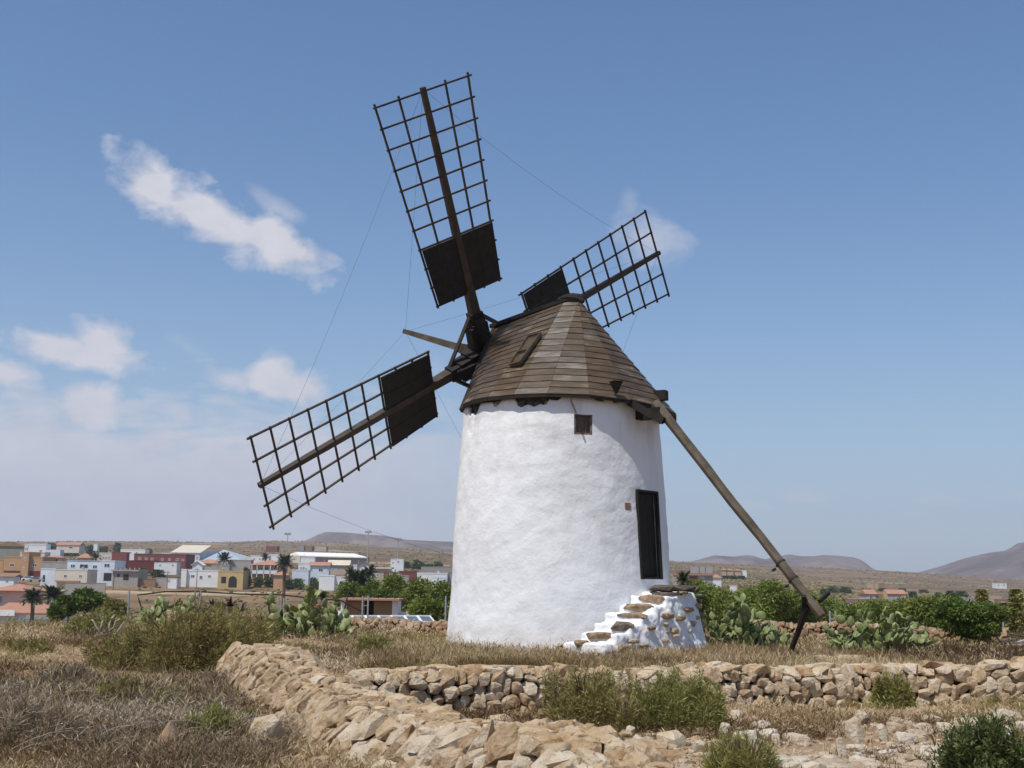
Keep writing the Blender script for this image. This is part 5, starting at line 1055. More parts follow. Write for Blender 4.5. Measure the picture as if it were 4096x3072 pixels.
b = B('A', 960, 1000, 222, 232, 'tiny brown ruin on the far left slope', 'brown', 'flat', Y=900, cat='ruin')
# the pink house, nearest at the left edge
b = B('A', -60, 236, 628, 745, 'pink house with an orange hipped roof at the left edge', 'pink', 'hip', 'tile', Y=270, depth=9, rise=1.5, over=1.4, windows=[(0,20,675,735,'dark_red')], sink=1)
b = B('A', -60, 516, 838, 905, 'low white wing with an orange tiled roof in front of the pink house', 'white', 'flat', Y=262, depth=8)
xa, za = b.loc(-60, 800); xb, zb = b.loc(520, 830); c1, cz = b.loc(240, 742)
ze, zt_ = b.loc(0, 822)[1], b.loc(0, 746)[1]; MB().add([(xa,-.8,ze), (xb+.6,-.8,ze), (xb-.5, 2, ze+(zt_-ze)*.33), (c1, 7.4, zt_), (xa, 7.4, zt_), (xa,-.8,ze-.2), (xb+.6,-.8,ze-.2)], [(0,1,2,3,4),(5,6,1,0)]).build('tiled_roof', PM('tile'), b.root)
b.box(-60, 150, 800, 850, 'white', 'parapet', y=-1.6, depth=.3); b.box(270, 500, 838, 872, 'concrete', 'yard_wall', y=-2.6, depth=.3)
b = B('A', -20, 118, 505, 575, 'small white house with a brown roof edge at left', 'white', 'shed', 'brown', windows=[(50,68,536,552)], Y=350, rise=1.0)
B('A', 580, 930, 560, 592, 'long pale yard wall below the cream house', 'concrete', 'flat', Y=340, depth=.5, cat='wall', name='yard_wall')
# middle, in crop B
b = B('B', 668, 1250, 330, 384, 'big white sports hall with a bright white roof', 'grey', 'flat', Y=640, depth=12, cat='hall', name='hall')
V = [b.loc(560,283)+(22,), b.loc(1090,290)+(22,), b.loc(1252,325)+(-2,), b.loc(668,318)+(-2,)]; MB().add([(x, y_, z) for x, z, y_ in V]+[(x, y_, z-.6) for x, z, y_ in V], [(3,2,1,0),(4,5,6,7),(3,7,6,2),(2,6,5,1),(0,4,7,3)]).build('roof_panel', PM('roof_white'), b.root)
V = [b.loc(560,283)+(22,), b.loc(668,320)+(-1,), b.loc(668,384)+(-1,), b.loc(480,384)+(22,), b.loc(470,318)+(22,)]; MB().add([(x, y_, z) for x, z, y_ in V], [(0,1,2,3,4)]).build('gable_end', PM('cream'), b.root)
for k in range(6): b.box(800+k*75, 808+k*75, 352, 384, 'white', 'pillar', y=-.3, depth=.3)
B('B', 668, 792, 337, 384, 'low white changing block before the sports hall', 'white', 'flat', Y=610)
B('B', 385, 470, 310, 360, 'tall white block left of the sports hall', 'white', 'flat', Y=620); B('B', 225, 385, 322, 368, 'row of low white sheds left of the sports hall', 'white', 'flat', Y=600, windows=[(250,262,340,352),(300,312,340,352)]); B('B', 168, 226, 335, 362, 'white garden wall ending at the grey block', 'white', 'flat', Y=598, depth=1)
b = B('B', 240, 500, 402, 525, 'orange villa with red tiled roof and two white verandas', 'ochre', 'hip', 'tile', Y=405, rise=1.8, over=1.6, depth=10, windows=[(300,325,420,440),(345,380,418,440),(425,450,420,440)])
b.box(236, 470, 448, 470, 'white', 'balcony', y=-1.5, depth=.25); b.box(236, 470, 470, 478, 'white', 'balcony_floor', y=-1.5, depth=1.5)
for x in (240, 285, 345, 400, 462): b.box(x, x+6, 402, 520, 'white', 'veranda_post', y=-1.5, depth=.25)
B('B', 428, 550, 490, 568, 'small orange house at the foot of the lone palm', 'ochre', 'hip', Y=392, rise=1.2)
b = B('B', 648, 755, 388, 455, 'white cube house right of the palm', 'white', 'flat', windows=[(668,678,415,440),(690,700,415,440),(712,722,428,445)], Y=420)
b = B('B', 590, 735, 452, 556, 'pale grey house behind the palm', 'blue_white', 'flat', windows=[(686,705,524,542)], Y=400)
b = B('B', 752, 916, 405, 492, 'lilac-white house with an orange roof', 'blue_white', 'gable_x', 'tile', windows=[(755,770,430,452),(828,862,432,455),(905,915,425,448)], Y=412, rise=1.2)
b = B('B', 915, 1090, 402, 480, 'grey house with a broad pale gable', 'beige', 'gable_x', 'roof_cream', windows=[(948,962,425,445),(995,1012,422,448)], Y=425, rise=1.8)
b = B('B', 832, 965, 500, 582, 'bright white low house in front of the lilac house', 'white', 'flat', Y=388); b = B('B', 966, 1062, 512, 575, 'small white house with a doorway left of the palm pair', 'white', 'flat', doors=[(1015,1030,545,568,'dark')], Y=389); b.box(962, 1062, 485, 500, 'tile', 'roof_edge')
b = B('B', 1165, 1300, 410, 490, 'white gabled house behind the palm pair', 'white', 'gable_y', 'brown', windows=[(1205,1220,430,460)], Y=430, rise=1.6)
b = B('B', 1320, 1462, 432, 515, 'beige house with a wide cornice', 'beige', 'flat', windows=[(1342,1358,478,500)], Y=402); b.box(1312, 1470, 420, 434, 'cream', 'cornice', y=-.6, depth=9)
B('B', 1085, 1165, 405, 480, 'small white house left of the gabled one', 'white', 'flat', Y=428)
b = B('B', 1405, 1455, 470, 530, 'narrow red house beside the white annex', 'red', 'flat', Y=400); b = B('B', 1535, 1690, 460, 505, 'red house before the grey yard', 'red', 'flat', Y=405)
b = B('B', 1452, 1552, 480, 510, 'white annex beside the red house', 'white', 'flat', Y=398); b = B('B', 1455, 1622, 500, 575, 'grey yard wall under the red house', 'concrete', 'flat', Y=392, depth=2, cat='wall', name='yard_wall')
b = B('B', 1700, 1965, 478, 520, 'long white garage row next to the tower', 'white', 'flat', Y=392, windows=[]); 
for k in range(4): b.win(1838+k*32, 1862+k*32, 498, 518, 'blue_white', 'garage_door', frame=False)
b = B('B', 1965, 2060, 470, 590, 'grey house end hidden behind the tower', 'grey', 'flat', Y=395)
b = B('B', 1735, 2050, 415, 445, 'dark walled yard with white lamps on its wall', 'grey', 'flat', Y=470, depth=3, cat='wall', name='yard_wall')
b = B('B', 1465, 1578, 352, 402, 'far white two-step house by the right light mast', 'white', 'flat', windows=[(1480,1490,372,385),(1525,1540,365,378)], Y=560)
for x0, x1, y0, y1, l, c in ((362,460,235,250,'small dark red barn far up the slope','red'),(650,700,230,243,'first of the low dark farm sheds under the hill','grey'),(712,770,232,246,'second of the low dark farm sheds under the hill','brown'),(800,895,234,248,'brown farm shed with pale end under the hill','beige'),(1110,1180,285,298,'small tan house above the sports hall roof','tan')):
    B('B', x0, x1, y0, y1, l, c, 'flat', Y=1100 if y0 < 260 else 760, depth=12, cat='shed', name='shed')
# right of the tower
b = B('C', 296, 606, 420, 540, 'grey house with a long orange roof edge right of the tower', 'beige', 'flat', windows=[(538,558,443,468)], Y=470, depth=12); b.box(290, 694, 405, 421, 'tile', 'roof_edge', y=-.8, depth=11); b.box(606, 694, 421, 540, 'grey', 'side_wall', y=.0, depth=11, sink=2); b.box(440, 524, 430, 470, 'dark_red', 'porch', y=-.3, depth=.3)
B('C', 694, 790, 445, 500, 'white house corner with a tiled roof behind the grey house', 'white', 'hip', Y=500, rise=1.4)
B('C', 218, 380, 372, 400, 'long brown farm building on the slope right of the tower', 'brown', 'flat', Y=800, depth=8)
for i, (x0, x1) in enumerate(((455,540),(550,610),(618,690))): B('C', x0, x1, 322, 352, ('left','middle','right')[i]+' of three pale ruins on the slope right of the tower', 'concrete', 'flat', Y=1000, cat='ruin', name='ruin', group='pale ruins on the slope')
for i, (x0, x1) in enumerate(((800,845),(855,920),(940,1010),(1025,1070))): B('C', x0, x1, 360+i*3, 386+i*3, ('first','second','third','fourth')[i]+' from the left of the tan villas on the slope', 'tan' if i < 3 else 'white', 'hip' if i < 3 else 'flat', Y=900, rise=1.2, group='tan villas on the slope')
B('C', 1455, 1560, 592, 650, 'white hut behind the green trees, left of the tail pole', 'white', 'flat', Y=330); B('C', 1620, 1690, 625, 665, 'tiny white hut touching the tail pole', 'white', 'flat', Y=325)
B('C', 882, 960, 534, 570, 'white wall glimpsed above the green trees', 'white', 'flat', Y=330, depth=1, cat='wall', name='yard_wall')
b = B('D', 470, 580, 765, 825, 'left grey house with orange gabled roof on the right plain', 'mauve', 'gable_x', 'tile', windows=[(508,538,790,815)], Y=520, rise=1.8, depth=9); b.box(580, 662, 760, 822, 'brown', 'side_wall', y=.3, depth=8)
b = B('D', 715, 905, 765, 832, 'right grey house with orange gabled roof on the right plain', 'mauve', 'gable_x', 'tile', windows=[(810,835,798,822)], Y=520, rise=1.8, depth=9); b.box(664, 716, 755, 825, 'yellow', 'yellow_wall', y=.2, depth=6); b.box(856, 906, 770, 832, 'yellow', 'yellow_wall', y=-.2, depth=.2); b.box(905, 970, 765, 830, 'grey', 'side_wall', y=.3, depth=8)
B('D', 190, 640, 818, 834, 'low white-capped wall below the orange-roofed houses', 'brown', 'flat', Y=470, depth=1, trim='white', cat='wall', name='yard_wall')
for i, (x0, x1) in enumerate(((492,545),(568,605),(610,670))): B('D', x0, x1, 648, 674, ('left','middle','right')[i]+' of three tan ruins on the right slope', 'tan' if i < 2 else 'brown', 'flat', Y=1000, cat='ruin', name='ruin')
b = B('D', 1910, 2022, 650, 680, 'lone white house on the slope at far right', 'white', 'flat', windows=[(1925,1940,660,672),(1985,2000,658,672)], Y=1100, depth=10)
b = B('D', 1476, 1560, 806, 880, 'first grey flat-roofed house behind the right tree', 'mauve', 'flat', Y=470); b = B('D', 1561, 1765, 818, 895, 'long shaded house behind the right tree', 'concrete', 'flat', windows=[(1700,1720,860,880)], Y=474); b = B('D', 1766, 1935, 818, 905, 'beige house with two white pillars behind the right tree', 'beige', 'flat', windows=[(1785,1800,858,890,'dark'),(1850,1866,862,885)], Y=465)
b = B('D', 1936, 2095, 832, 900, 'brown house with dark openings at the right edge', 'brown', 'flat', windows=[(1968,1992,855,885,'dark'),(2045,2060,860,880,'dark')], Y=460); B('D', 1695, 1960, 780, 805, 'low reddish farm range behind the beige house', 'stone' if 0 else 'tan', 'flat', Y=560); B('D', 2030, 2130, 785, 810, 'dark shed at the right edge on the plain', 'grey', 'flat', Y=560, cat='shed')
B('D', 215, 322, 875, 925, 'white van-sized hut above the green trees at right', 'white', 'flat', Y=300, cat='shed'); B('D', 1915, 2010, 945, 1000, 'pale block wall behind the cypress tips at right', 'tan', 'flat', Y=200, depth=1, cat='wall', name='yard_wall')
# light masts
for x, yt, yb, l in ((547,130,330,'floodlight mast farthest left of the three'),(1260,115,378,'tall middle floodlight mast by the sports hall'),(1525,178,412,'right floodlight mast near the tower')):
    px, py = crops['B'](x, yb); Y = 620; p = at(px, py, Y); h = (yb-yt)*.11302*Y/FPX; rt_ = thing('floodlight_mast', l, 'mast', p)
    MB().tube([(0,0,-4),(0,0,h)], [.32,.18], 6).build('pole', PM('steel'), rt_); MB().box((-1.7,-.15,h-.3),(1.7,.15,h)).box((-1.5,-.15,h+.5),(1.5,.15,h+.8)).build('rack', PM('steel'), rt_)
    for k in range(4): MB().box((-1.6+k*.85,-.5,h-.2),(-1.0+k*.85,-.1,h+.6)).build('floodlight', PM('grey'), rt_)
for i, (x, yt, yb) in enumerate(((1005,470,560),(1480,455,550),(1740,430,545),(2185,440,560))):
    px, py = crops['A'](x, yb); Y = 372; p = at(px, py, Y); h = (yb-yt)*.11302*Y/FPX; rt_ = thing('utility_pole', ('first','second','third','fourth')[i]+' from the left of the thin street poles along the field edge', 'pole', p, 0, 'street poles along the field edge')
    MB().tube([(0,0,-2),(0,0,h)], [.13,.09], 5).build('pole', M['bark'], rt_); MB().box((-.8,-.05,h-.5),(.8,.05,h-.38)).build('cross_arm', M['bark'], rt_)
# parked cars on the street by the orange flats
def car(px, py, Y, col, label):
    p = at(px, py, Y); rt_ = thing('parked_car', label, 'car', p, .1)
    prof = [(-2.1,.35),(-2.1,.9),(-1.5,1.0),(-1.0,1.5),(.9,1.5),(1.5,1.0),(2.1,.85),(2.1,.35)]; n_ = len(prof)
    MB().add([(x, y, z) for y in (-.85, .85) for x, z in prof], [tuple(range(n_)), tuple(range(n_, 2*n_))[::-1]]+[((i+1) % n_, i, n_+i, n_+(i+1) % n_) for i in range(n_)]).build('body', PM(col), rt_)
    MB().add([(-1.3,-.87,1.02),(1.3,-.87,1.02),(.85,-.87,1.42),(-.92,-.87,1.42)], [(0,1,2,3)]).build('window', PM('glass'), rt_)
    for x in (-1.3, 1.3): MB().tube([(x,-.95,.35),(x,-.7,.35)], .35, 10).build('wheel', PM('dark'), rt_)
car(28.6, 581, 380, 'blue_white', 'silver estate car parked below the orange flats'); car(17.5, 580, 384, 'dark_red', 'dark red car parked beside the silver one'); car(36, 582, 376, 'steel', 'grey car parked at the right of the silver estate')
# ------------------------------------------------------------------ trees
def tree(label, px, pyt, pyb, wpx, Y, matn, n, seed, leaf=.3, name='tree', droop=0., trunk=None, group=None, lob=7, cat='tree', asp=.5, base=None, dep=.8, tall=1.0):
    g = G(px, Y); zt = at(px, pyt, Y)[2]; zb = at(px, pyb, Y)[2] if base is None else base; zb = max(zb, g[2]) if base is None else zb; sc = Y/FPX; w = wpx*sc; h = zt-zb; r = np.random.default_rng(seed); root = thing(name, label, cat, (g[0], Y, g[2]), 0, group)
    z0 = zb-g[2]; L = [(0,0,z0+h*.55,w*.30,w*.30*dep,h*.42)]
    for k in range(lob):
        a = r.uniform(0, 6.28); q = r.uniform(.25, .62)*w/2; s = r.uniform(.5, .85); zc = z0+h*r.uniform(.28, .80); L.append((math.cos(a)*q*1.15, math.sin(a)*q*dep, zc, w*.27*s*1.15, w*.27*s*dep*1.2, h*.27*s*tall*1.1))
    V, F, a = crown(r, L, n, leaf, asp, droop=droop); V[:,2] = np.minimum(V[:,2], z0+h*1.06)
    obj('crown', mesh_np('crown', V, F, a), M[matn], root)
    b = MB(); tr = trunk or max(w*.035, .08); b.tube([(0,0,-.3),(tr*.5,0,z0*.6+h*.2),(0,tr,z0+h*.5)], [tr*1.3,tr,tr*.6], 7)
    for k in range(4): t = r.uniform(0, 6.28); b.tube([(0,0,z0+h*.18), (math.cos(t)*w*.14, math.sin(t)*w*.14, z0+h*.4), (math.cos(t)*w*.27, math.sin(t)*w*.27, z0+h*.66)], [tr*.7,tr*.5,tr*.2], 5)
    b.build('trunk', M['bark'], root); return root
tree('dark leafy single tree with a bare trunk at right, behind the wall', 966, 601, 641, 76, 31.5, 'leaf_green', 15000, 401, .085, lob=14, trunk=.07, base=None, asp=.6)
tree('pepper tree rising highest right of the stairs', 695, 579, 625, 46, 66, 'leaf_pepper', 7000, 402, .26, droop=.6, lob=9, asp=.25)
tl = [(718,585,626,50,70,'pepper tree with a rounded top left of the big lobe'),(745,588,628,52,64,'low pepper tree behind the right prickly pear'),(771,577,626,46,62,'tall pale green pepper tree right of the rounded one'),(795,590,630,52,64,'pepper tree behind the lower tail pole'),(826,596,632,50,68,'pepper tree just right of the tail pole end'),(848,603,632,40,62,'small pepper tree above the back wall gap'),(875,598,636,56,66,'broad pepper tree left of the orange-roofed houses'),(905,597,636,50,64,'broad pepper tree under the yellow-walled houses'),(930,595,636,46,60,'dense pepper tree touching the dark single tree'),(672,588,622,30,66,'pepper tree half hidden by the stair platform'),(1000,610,640,44,52,'loose green tree right of the dark single tree'),(1030,600,640,40,56,'yellowish tree at the right edge')]
for i, (a, t, b_, w, Y, l) in enumerate(tl): tree(l, a, t, b_, w, Y, 'leaf_pepper', 5600, 410+i, .25, droop=.6, lob=9, asp=.25)
for i, (a, t, w, Y, l) in enumerate(((707,583,60,82,'pepper tree of the rear row, behind the stairs'),(758,584,70,84,'pepper tree of the rear row, left of the pole'),(812,592,66,84,'pepper tree of the rear row, right of the pole'),(862,600,66,82,'pepper tree of the rear row, behind the wall gap'),(912,603,70,84,'pepper tree of the rear row, left of the single tree'),(990,606,60,80,'pepper tree of the rear row, at far right'))): tree(l, a, t, 640, w, Y, 'leaf_pepper', 6000, 480+i, .28, droop=.6, lob=10, asp=.25)
tree('darker bushy tree behind the row, under the beige houses', 950, 596, 612, 30, 90, 'leaf_green', 2500, 430, .3)
for i, (x, t) in enumerate(((983,592),(1003,605),(1016,592))):
    tree(('left','middle','right')[i]+' of the slim yellowish conifer tips at the right edge', x, t, 645, 12, 46, 'broom_green', 2600, 440+i, .16, name='conifer', lob=8, tall=1.9, dep=1)
# left of the tower, in front of the village
tl = [(373,576,622,26,118,'tall bright green tree right of the shed'),(395,571,618,34,112,'tallest of the green trees left of the tower'),(418,577,620,34,108,'green tree with reddish dead patch by the tower'),(440,580,622,40,104,'green tree half hidden by the tower'),(352,582,608,30,126,'green tree above the left of the shed'),(385,590,620,30,100,'low green tree right behind the shed'),(430,600,626,40,72,'low olive shrub tree against the tower')]
for i, (a, t, b_, w, Y, l) in enumerate(tl): tree(l, a, t, b_, w, Y, 'leaf_pepper' if i != 5 else 'leaf_green', 5000, 450+i, .38, droop=.4, lob=8, asp=.35)
tl = [(86,588,614,40,95,'bright green tree cluster at the left, the biggest of it'),(70,596,618,24,88,'smaller bright green tree left in the cluster'),(100,597,612,26,105,'olive green tree on the right of the cluster'),(116,600,616,34,92,'low olive tree right of the bright green cluster'),(60,606,620,16,80,'small dark green tree right of the pink house')]
for i, (a, t, b_, w, Y, l) in enumerate(tl): tree(l, a, t, b_, w, Y, 'leaf_green' if i in (0,1,4) else 'broom_green', 5200, 470+i, .30, lob=8)
crw = [('A',65,235,300,26),('A',150,265,310,30),('A',555,240,322,34),('A',602,262,322,24),('A',652,262,322,30),('A',780,238,318,70),('A',905,245,285,90),('A',1015,215,292,46),('A',1300,265,306,30),('A',1250,432,512,70),('A',1390,450,512,120),('A',2165,432,592,60),('A',1960,505,590,60),('A',430,215,232,60),('B',190,465,592,60),('B',290,520,594,60),('B',380,510,594,80),('B',560,530,612,70),('B',640,530,612,90),('B',780,520,585,80),('B',830,555,608,90),('B',945,548,600,80),('B',1600,380,432,60),('B',1690,362,440,90),('B',1880,380,412,50),('B',510,360,382,60),('C',830,436,462,50),('C',930,434,464,70),('C',1015,436,464,50),('D',100,690,735,80),('D',240,700,750,100),('D',985,750,830,60),('D',650,712,735,60),('D',870,712,735,50),('D',1110,728,752,70),('D',1400,740,772,60),('D',1520,745,780,110),('D',1755,748,776,70),('D',2100,780,800,60),('D',1270,760,810,70),('B',1530,610,640,0),('C',1920,580,650,70),('C',2020,560,610,90),('C',2160,570,612,90),('A',480,222,232,90),('B',1800,400,430,70),('B',110,330,365,60)]
seen = set()
where = {'A': 'left part of the village', 'B': 'middle of the village', 'C': 'slope right of the tower', 'D': 'right plain'}
for i, (c, x, t, b_, w) in enumerate(crw):
    if w == 0: continue
    (px, pt_), (_, pb_) = crops[c](x, t), crops[c](x, b_); wp = w*(.113 if c in 'AB' else .0904)*1.25; Y = min(max(dist_of(px, pb_), 340), 1000); Y = {'D': 480}.get(c, Y) if pb_ > 594 else Y
    q = min(BL, key=lambda t: abs(t[0]-px)+2*abs(t[1]-pb_)); sd = 'before' if Y < q[2]-25 and abs(q[0]-px) < 12 else 'behind' if Y > q[2]+25 and abs(q[0]-px) < 12 else 'left of' if px < q[0] else 'right of'
    for pre in ('dark tree', 'second dark tree', 'third dark tree', 'fourth dark tree'):
        lb_ = ' '.join(('%s %s the %s' % (pre, sd, q[3])).split()[:16])
        if lb_ not in seen: break
    seen.add(lb_)
    tree(lb_, px, pt_-1, pb_+1.5, max(wp, 3.5), Y, 'leaf_dark' if i % 3 else 'leaf_green', 700, 500+i, Y*.0022, lob=5, group='dark trees in the '+where[c], base=at(px, pb_+1.5, Y)[2], trunk=.25)
# palms
def frond_mesh(L, droop, seed):
    r = np.random.default_rng(seed); V = []; F = []; A = []; prev = None; n = 9
    pts = [np.array([L*u*math.cos(.5-u*droop*.8)*1.0, 0, L*(.42*u-droop*.62*u*u)]) for u in np.linspace(0, 1, n)]
    for i in range(n-1):
        a, b_ = pts[i], pts[i+1]; o = len(V); V += [a+[0,-.03,0], a+[0,.03,0], b_+[0,.02,0], b_+[0,-.02,0]]; F.append((o, o+1, o+2, o+3)); A.append(.5)
        for s in (-1, 1):
            for q in range(3):
                m = a+(b_-a)*(q/3); l = L*.24*math.sin(math.pi*min(1,(i+q/3+1)/n*.9+.1))**.6+.05; o = len(V); t = m+np.array([l*.55, s*l*.75, -l*.35+r.normal()*.03]); V += [m, m+(b_-a)*.5, t]; F.append((o, o+1, o+2, o+2)); A.append(r.uniform(.3,.8))
    return mesh_py('frond', V, [tuple(dict.fromkeys(f)) for f in F])
FR = [frond_mesh(1., d, k) for k, d in enumerate((.35, .75, 1.15))]
for m_ in FR: m_.materials.append(M['frond'])
def palm(label, px, pyc, pyb, rpx, Y, seed, nf=30, trunk=.22, dead=False, low=-.35, base=None, cat='palm tree'):
    g = G(px, Y); zc = at(px, pyc, Y)[2]; sc = Y/FPX; h = max(zc-g[2], .3); r = np.random.default_rng(seed); root = thing('palm_tree', label, cat, g)
    MB().tube([(0,0,-.5),(trunk*.3,0,h*.5),(0,0,h)], [trunk*1.3,trunk,trunk*1.15], 8).build('trunk', M['bark'], root)
    for k in range(nf):
        a = k*2.399+r.normal()*.2; el = low+(1.35-low)*((k+.5)/nf)+r.normal()*.12; s = rpx*1.35*sc*r.uniform(.85, 1.15)*(1.0 if el < 1 else .8); k_ = 0 if el > .7 else (1 if el > .1 else 2)
        o = obj('frond', FR[k_], None, root, (0,0,h), (0, -el*.75, a), (s, s, s)); o.rotation_mode = 'ZYX' if 0 else 'XYZ'
    return root
M['frond_dead'] = leafmat('dead_palm_frond', [(.2,(.03,.025,.02)),(.6,(.10,.08,.06)),(.9,(.24,.21,.18))], .1)
palm('tall lone date palm in the middle of the village view', 283.5, 564, 610, 8.5, 300, 601, 40, .38)
palm('left and larger of the palm pair above the shed', 357, 583, 600, 13, 170, 602, 60, .3); palm('right and higher palm of the pair above the shed', 368, 574, 600, 8, 180, 603, 30, .3); palm('small palm top behind the pair', 350, 572, 595, 6, 200, 631, 22, .3)
palm('left of the two palms beside the pink house', 34, 599, 606, 9.5, 190, 604, 64, .3); palm('right of the two palms beside the pink house', 54, 597, 606, 10.5, 180, 605, 66, .3)
palm('palm standing before the blue warehouse', 223, 560, 571, 7, 440, 606, 34, .3); palm('palm by the red-roofed house with a tower', 94, 557, 560, 5, 480, 607, 26, .3); palm('palm in front of the white sheds left of the sports hall', 264, 558, 566, 4.5, 470, 608, 24, .3)
palm('small bright palm just right of the tower', 683, 580, 588, 8.5, 60, 609, 30, .1, base=None)
palm('low dark palm bush in the field right of the lone palm', 323, 598, 606, 6.5, 80, 610, 22, .1, low=.1); palm('low dark palm bush left of the fence posts', 271, 605, 612, 6, 60, 611, 20, .1, low=.1)
# drooping grey stumps with dead fronds behind the bush
for i, (px, pyc, rp) in enumerate(((213,600,6),(222,603,7),(231,600,8),(242,606,7),(206,606,6))):
    rt_ = palm(('first','second','third','fourth','fifth')[i]+' from the left of the withered agaves behind the big bush' if i < 4 else 'withered agave leaning left of the others behind the big bush', px, pyc+6, 625, rp, 46, 620+i, 12, .08, low=-.2, cat='agave'); rt_.name = 'agave'
    for c_ in rt_.children:
        if c_.name.startswith('frond'):
            key = c_.data.name+'_dead'; me = bpy.data.meshes.get(key)
            if me is None: me = c_.data.copy(); me.name = key; me.materials.clear(); me.materials.append(M['frond_dead'])
            c_.data = me; c_.name = 'leaf'
# tall thin cacti behind the red pot
for i, (px, t, w) in enumerate(((308.5,594,2.0),(316,593,1.8),(345,589,1.8))):
    Y = 55; g = G(px, Y); zt = at(px, t, Y)[2]; rt_ = thing('column_cactus', ('left','middle','right')[i]+' of the dark upright column cacti behind the pot', 'cactus', g)
    MB().tube([(0,0,-.2),(.03,0,(zt-g[2])*.6),(.12*(i-.5),0,zt-g[2])], [w*Y/FPX*.5,w*Y/FPX*.55,w*Y/FPX*.25], 8).build('column', M['leaf_dark'], rt_)
g = G(312, 35.5); z = at(312, 606.5, 35.5)[2]; rt_ = thing('clay_pot', 'red clay pot standing behind the left prickly pear', 'pot', g)
MB().tube([(0,0,-.05),(0,0,z-g[2]-.2),(0,0,z-g[2])], [.34,.44,.40], 12).build('vessel', flat('terracotta', (.30,.10,.06)), rt_); MB().tube([(0,0,z-g[2]-.02),(0,0,z-g[2]+.06)], [.47,.46], 12).build('rim', flat('terracotta_rim', (.36,.14,.08)), rt_)
# ------------------------------------------------------------------ shed, panels, fence
Y = 74; p = at(369.5, 616, Y); sc = Y/FPX; rt_ = thing('shed', 'open-fronted white shed with a rusty roof edge left of the tower', 'shed', p); u = lambda px: (px-369.5)*sc; zz = lambda py: (616-py)*sc
MB().box((u(341),2.4,-1.5),(u(398),2.5,zz(601))).build('back_wall', PM('brown'), rt_)
for a, c_, l in ((341,346.5,'end_wall'),(391.5,397,'end_wall')): MB().box((u(a),0,-1.5),(u(c_),2.3,zz(601))).build(l, PM('white'), rt_)
MB().box((u(340),-.35,zz(601)+.003),(u(399),2.8,zz(599.2))).build('roof_slab', PM('tile'), rt_); MB().box((u(346.5),.25,-1.5),(u(364),.32,zz(602))).build('mesh_panel', PM('brown'), rt_); MB().box((u(373),.25,-1.5),(u(391.5),.32,zz(602))).build('mesh_panel', PM('brown'), rt_); MB().box((u(365),1.2,-1.5),(u(373),1.3,zz(602))).build('doorway', PM('dark'), rt_)
for k in range(7): MB().tube([(u(345)+k*.5,.1,zz(599.2)),(u(345)+k*.5,.1,zz(599.2)+.35)], .02, 4).build('rebar', M['iron'], rt_)
for a, c_, t in ((330,341,612),(398,412,612)): MB().box((u(a),1.0,-1.5),(u(c_),1.2,zz(t))).build('side_wall', PM('white'), rt_)
M['panel'] = flat('solar_glass', (.10,.14,.17), .12, .2, 2, spec=.8)
for k in range(8):
    px = 333+k*13.2; Yp = 52; p0 = at(px, 622.3, Yp); sc = Yp/FPX; rt_ = thing('glass_panel', 'tilted blue-grey glass panel, %s from the left in the row before the shed' % ('first','second','third','fourth','fifth','sixth','seventh','eighth')[k], 'panel', p0, 0, 'glass panels before the shed'); w, hh, dy = 12.0*sc, 5.2*sc, .55
    q = [(-w/2+.12,0,0),(w/2+.12,0,0),(w/2-.12,dy,hh),(-w/2-.12,dy,hh)]; q = [np.array(a) for a in q]
    MB().add([a+[0,0,.0] for a in q]+[a+[0,-.02,.03] for a in q], [(3,2,1,0),(4,5,6,7),(0,1,5,4),(1,2,6,5),(2,3,7,6),(3,0,4,7)]).build('pane', M['panel'], rt_)
    for i_ in range(4): MB().beam(q[i_]+[0,-.04,.03], q[(i_+1) % 4]+[0,-.04,.03], .05, .05).build('frame', PM('white'), rt_)
    MB().beam(q[0]+[0,.1,-.8], q[0]+[0,.1,0], .04,.04).beam(q[1]+[0,.1,-.8], q[1]+[0,.1,0], .04, .04).build('support', PM('steel'), rt_)
M['galv'] = flat('galvanised_post', (.30,.34,.35), .5)
posts = [(129.5,591,618,'lone grey post left of the wire loop'),(195.5,591,618,'doubled grey fence post above the far left cactus'),(279,598,623,'doubled grey fence post in the field by the lone palm'),(363,596,626,'doubled grey fence post before the shed'),(446,596,630,'doubled grey fence post against the tower'),(829.5,611,634,'doubled grey post right of the tail pole'),(982,612,640,'grey post behind the right tree'),(1002,606,640,'grey post at the right edge'),(937,606,625,'thin grey post behind the right pear')]
tp_ = []
for x, t, b_, l in posts:
    Y = 38.; g = G(x, Y); zt = at(x, t, Y)[2]; rt_ = thing('fence_post', l, 'post', g); tp_.append((g[0], Y, zt))
    MB().tube([(0,0,-.2),(0,0,zt-g[2])], .028, 5).build('tube', M['galv'], rt_)
    if 'doubled' in l: MB().tube([(.17,0,-.2),(.17,0,zt-g[2]+.0)], .028, 5).build('tube', M['galv'], rt_); MB().beam((0,0,(zt-g[2])*.7),(.17,0,(zt-g[2])*.7),.03,.02).build('tie', M['galv'], rt_)
cable = [at(142, 609, 38), at(139, 600, 38), at(137.5, 595, 38), at(146, 594, 38), at(166, 591.5, 38), at(195, 591.2, 38), at(240, 594, 38), at(279, 594.6, 38), at(310, 598, 38), at(341, 600.5, 38), at(363, 612, 38)]
obj('cable', MB().tube(cable, .022, 4).build('tmp', None).data, flat('black_cable', (.02,.02,.02)), label='black cable strung in a loop between the fence posts', cat='cable'); bpy.data.objects.remove([o for o in bpy.data.objects if o.name.startswith('tmp')][0])
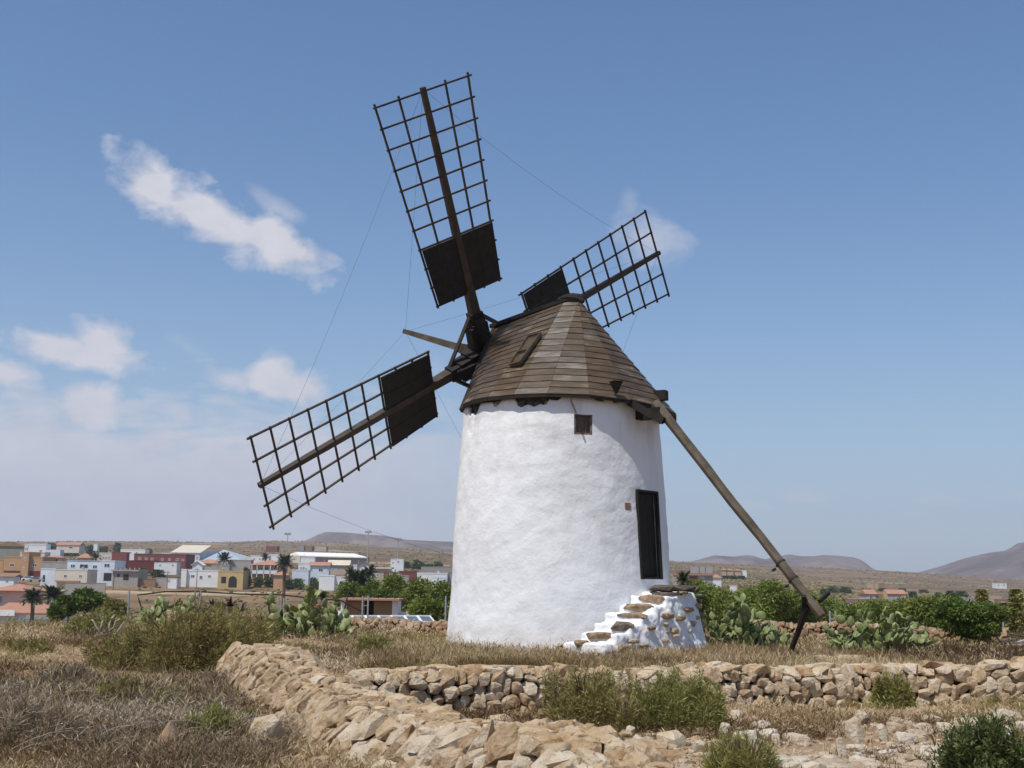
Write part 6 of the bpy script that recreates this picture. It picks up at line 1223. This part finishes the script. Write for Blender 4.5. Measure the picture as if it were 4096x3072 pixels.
# pile of boards at the right
r = np.random.default_rng(9)
for k in range(12):
    p = at(1000+r.uniform(-28, 34), 644+r.uniform(-9, 8), 31.5+r.uniform(-1.5,1.5)); p[2] = max(p[2], .05); a = r.uniform(-.5, .7); L_ = r.uniform(.6, 1.5); q = np.array([math.cos(a), math.sin(a), r.uniform(-.25,.25)])*L_/2
    MB().beam(p-q, p+q, .10, .035).build('board', M['wood_pole'] if k % 2 else flat('pale_board', (.42,.38,.33)), label='weathered board lying in the heap beside the right tree', cat='board', group='boards in the heap by the right tree')
# crumpled white litter
g = gnd(238, 733); g[2] = gz1(g[0], g[1]); r = np.random.default_rng(2); V, F = hull([tuple(q) for q in r.normal(size=(18, 3))*[.05,.04,.03]+[0,0,.05]]); obj('plastic_bag', mesh_py('plastic_bag', V, F), flat('white_plastic', (.62,.68,.74), .4), None, g, label='crumpled white and blue plastic litter in the dry grass', cat='litter')
# shrubs dotted over the slopes and valley: far too many to tell apart
def shrubs(n, seed):
    r = np.random.default_rng(seed); Vt, Ft = ROCKS[3]; Vt = np.array(Vt); T = []
    for f in Ft:
        for i in range(1, len(f)-1): T.append((f[0], f[i], f[i+1]))
    T = np.array(T); d = 290*np.exp(r.random(n*3)*math.log(1900/290)); px = r.uniform(-60, 1090, n*3); x = d*(px-512)/FPX; nn = Noise3(77, 3, .006); ok = nn(np.stack([x, d*.8, x*0], -1)) > r.uniform(-.8, 1., n*3); x, d = x[ok][:n], d[ok][:n]
    field_ = (px_of(x, d) > 60) & (d < 375) & (px_of(x, d) < 330) & (r.random(len(x)) < .8); x, d = x[~field_], d[~field_]; m = len(x); s = r.uniform(.25, 1.1, m)*(.7+d/1500); z = gz(x, d)
    V = np.stack([x, d, z+s*.2], -1)[:, None, :]+Vt[None]*np.stack([s*1.5, s*1.5, s*.9], -1)[:, None, :]; F = T[None]+np.arange(m)[:, None, None]*len(Vt)
    obj('scrub', mesh_np('scrub', V.reshape(-1, 3), F.reshape(-1, 3), np.repeat(r.uniform(.1,.7,m), len(T))), M['broom'], label='low dark scrub dotted over the plain and slopes', cat='scrub', kind='stuff')
shrubs(16000, 78)
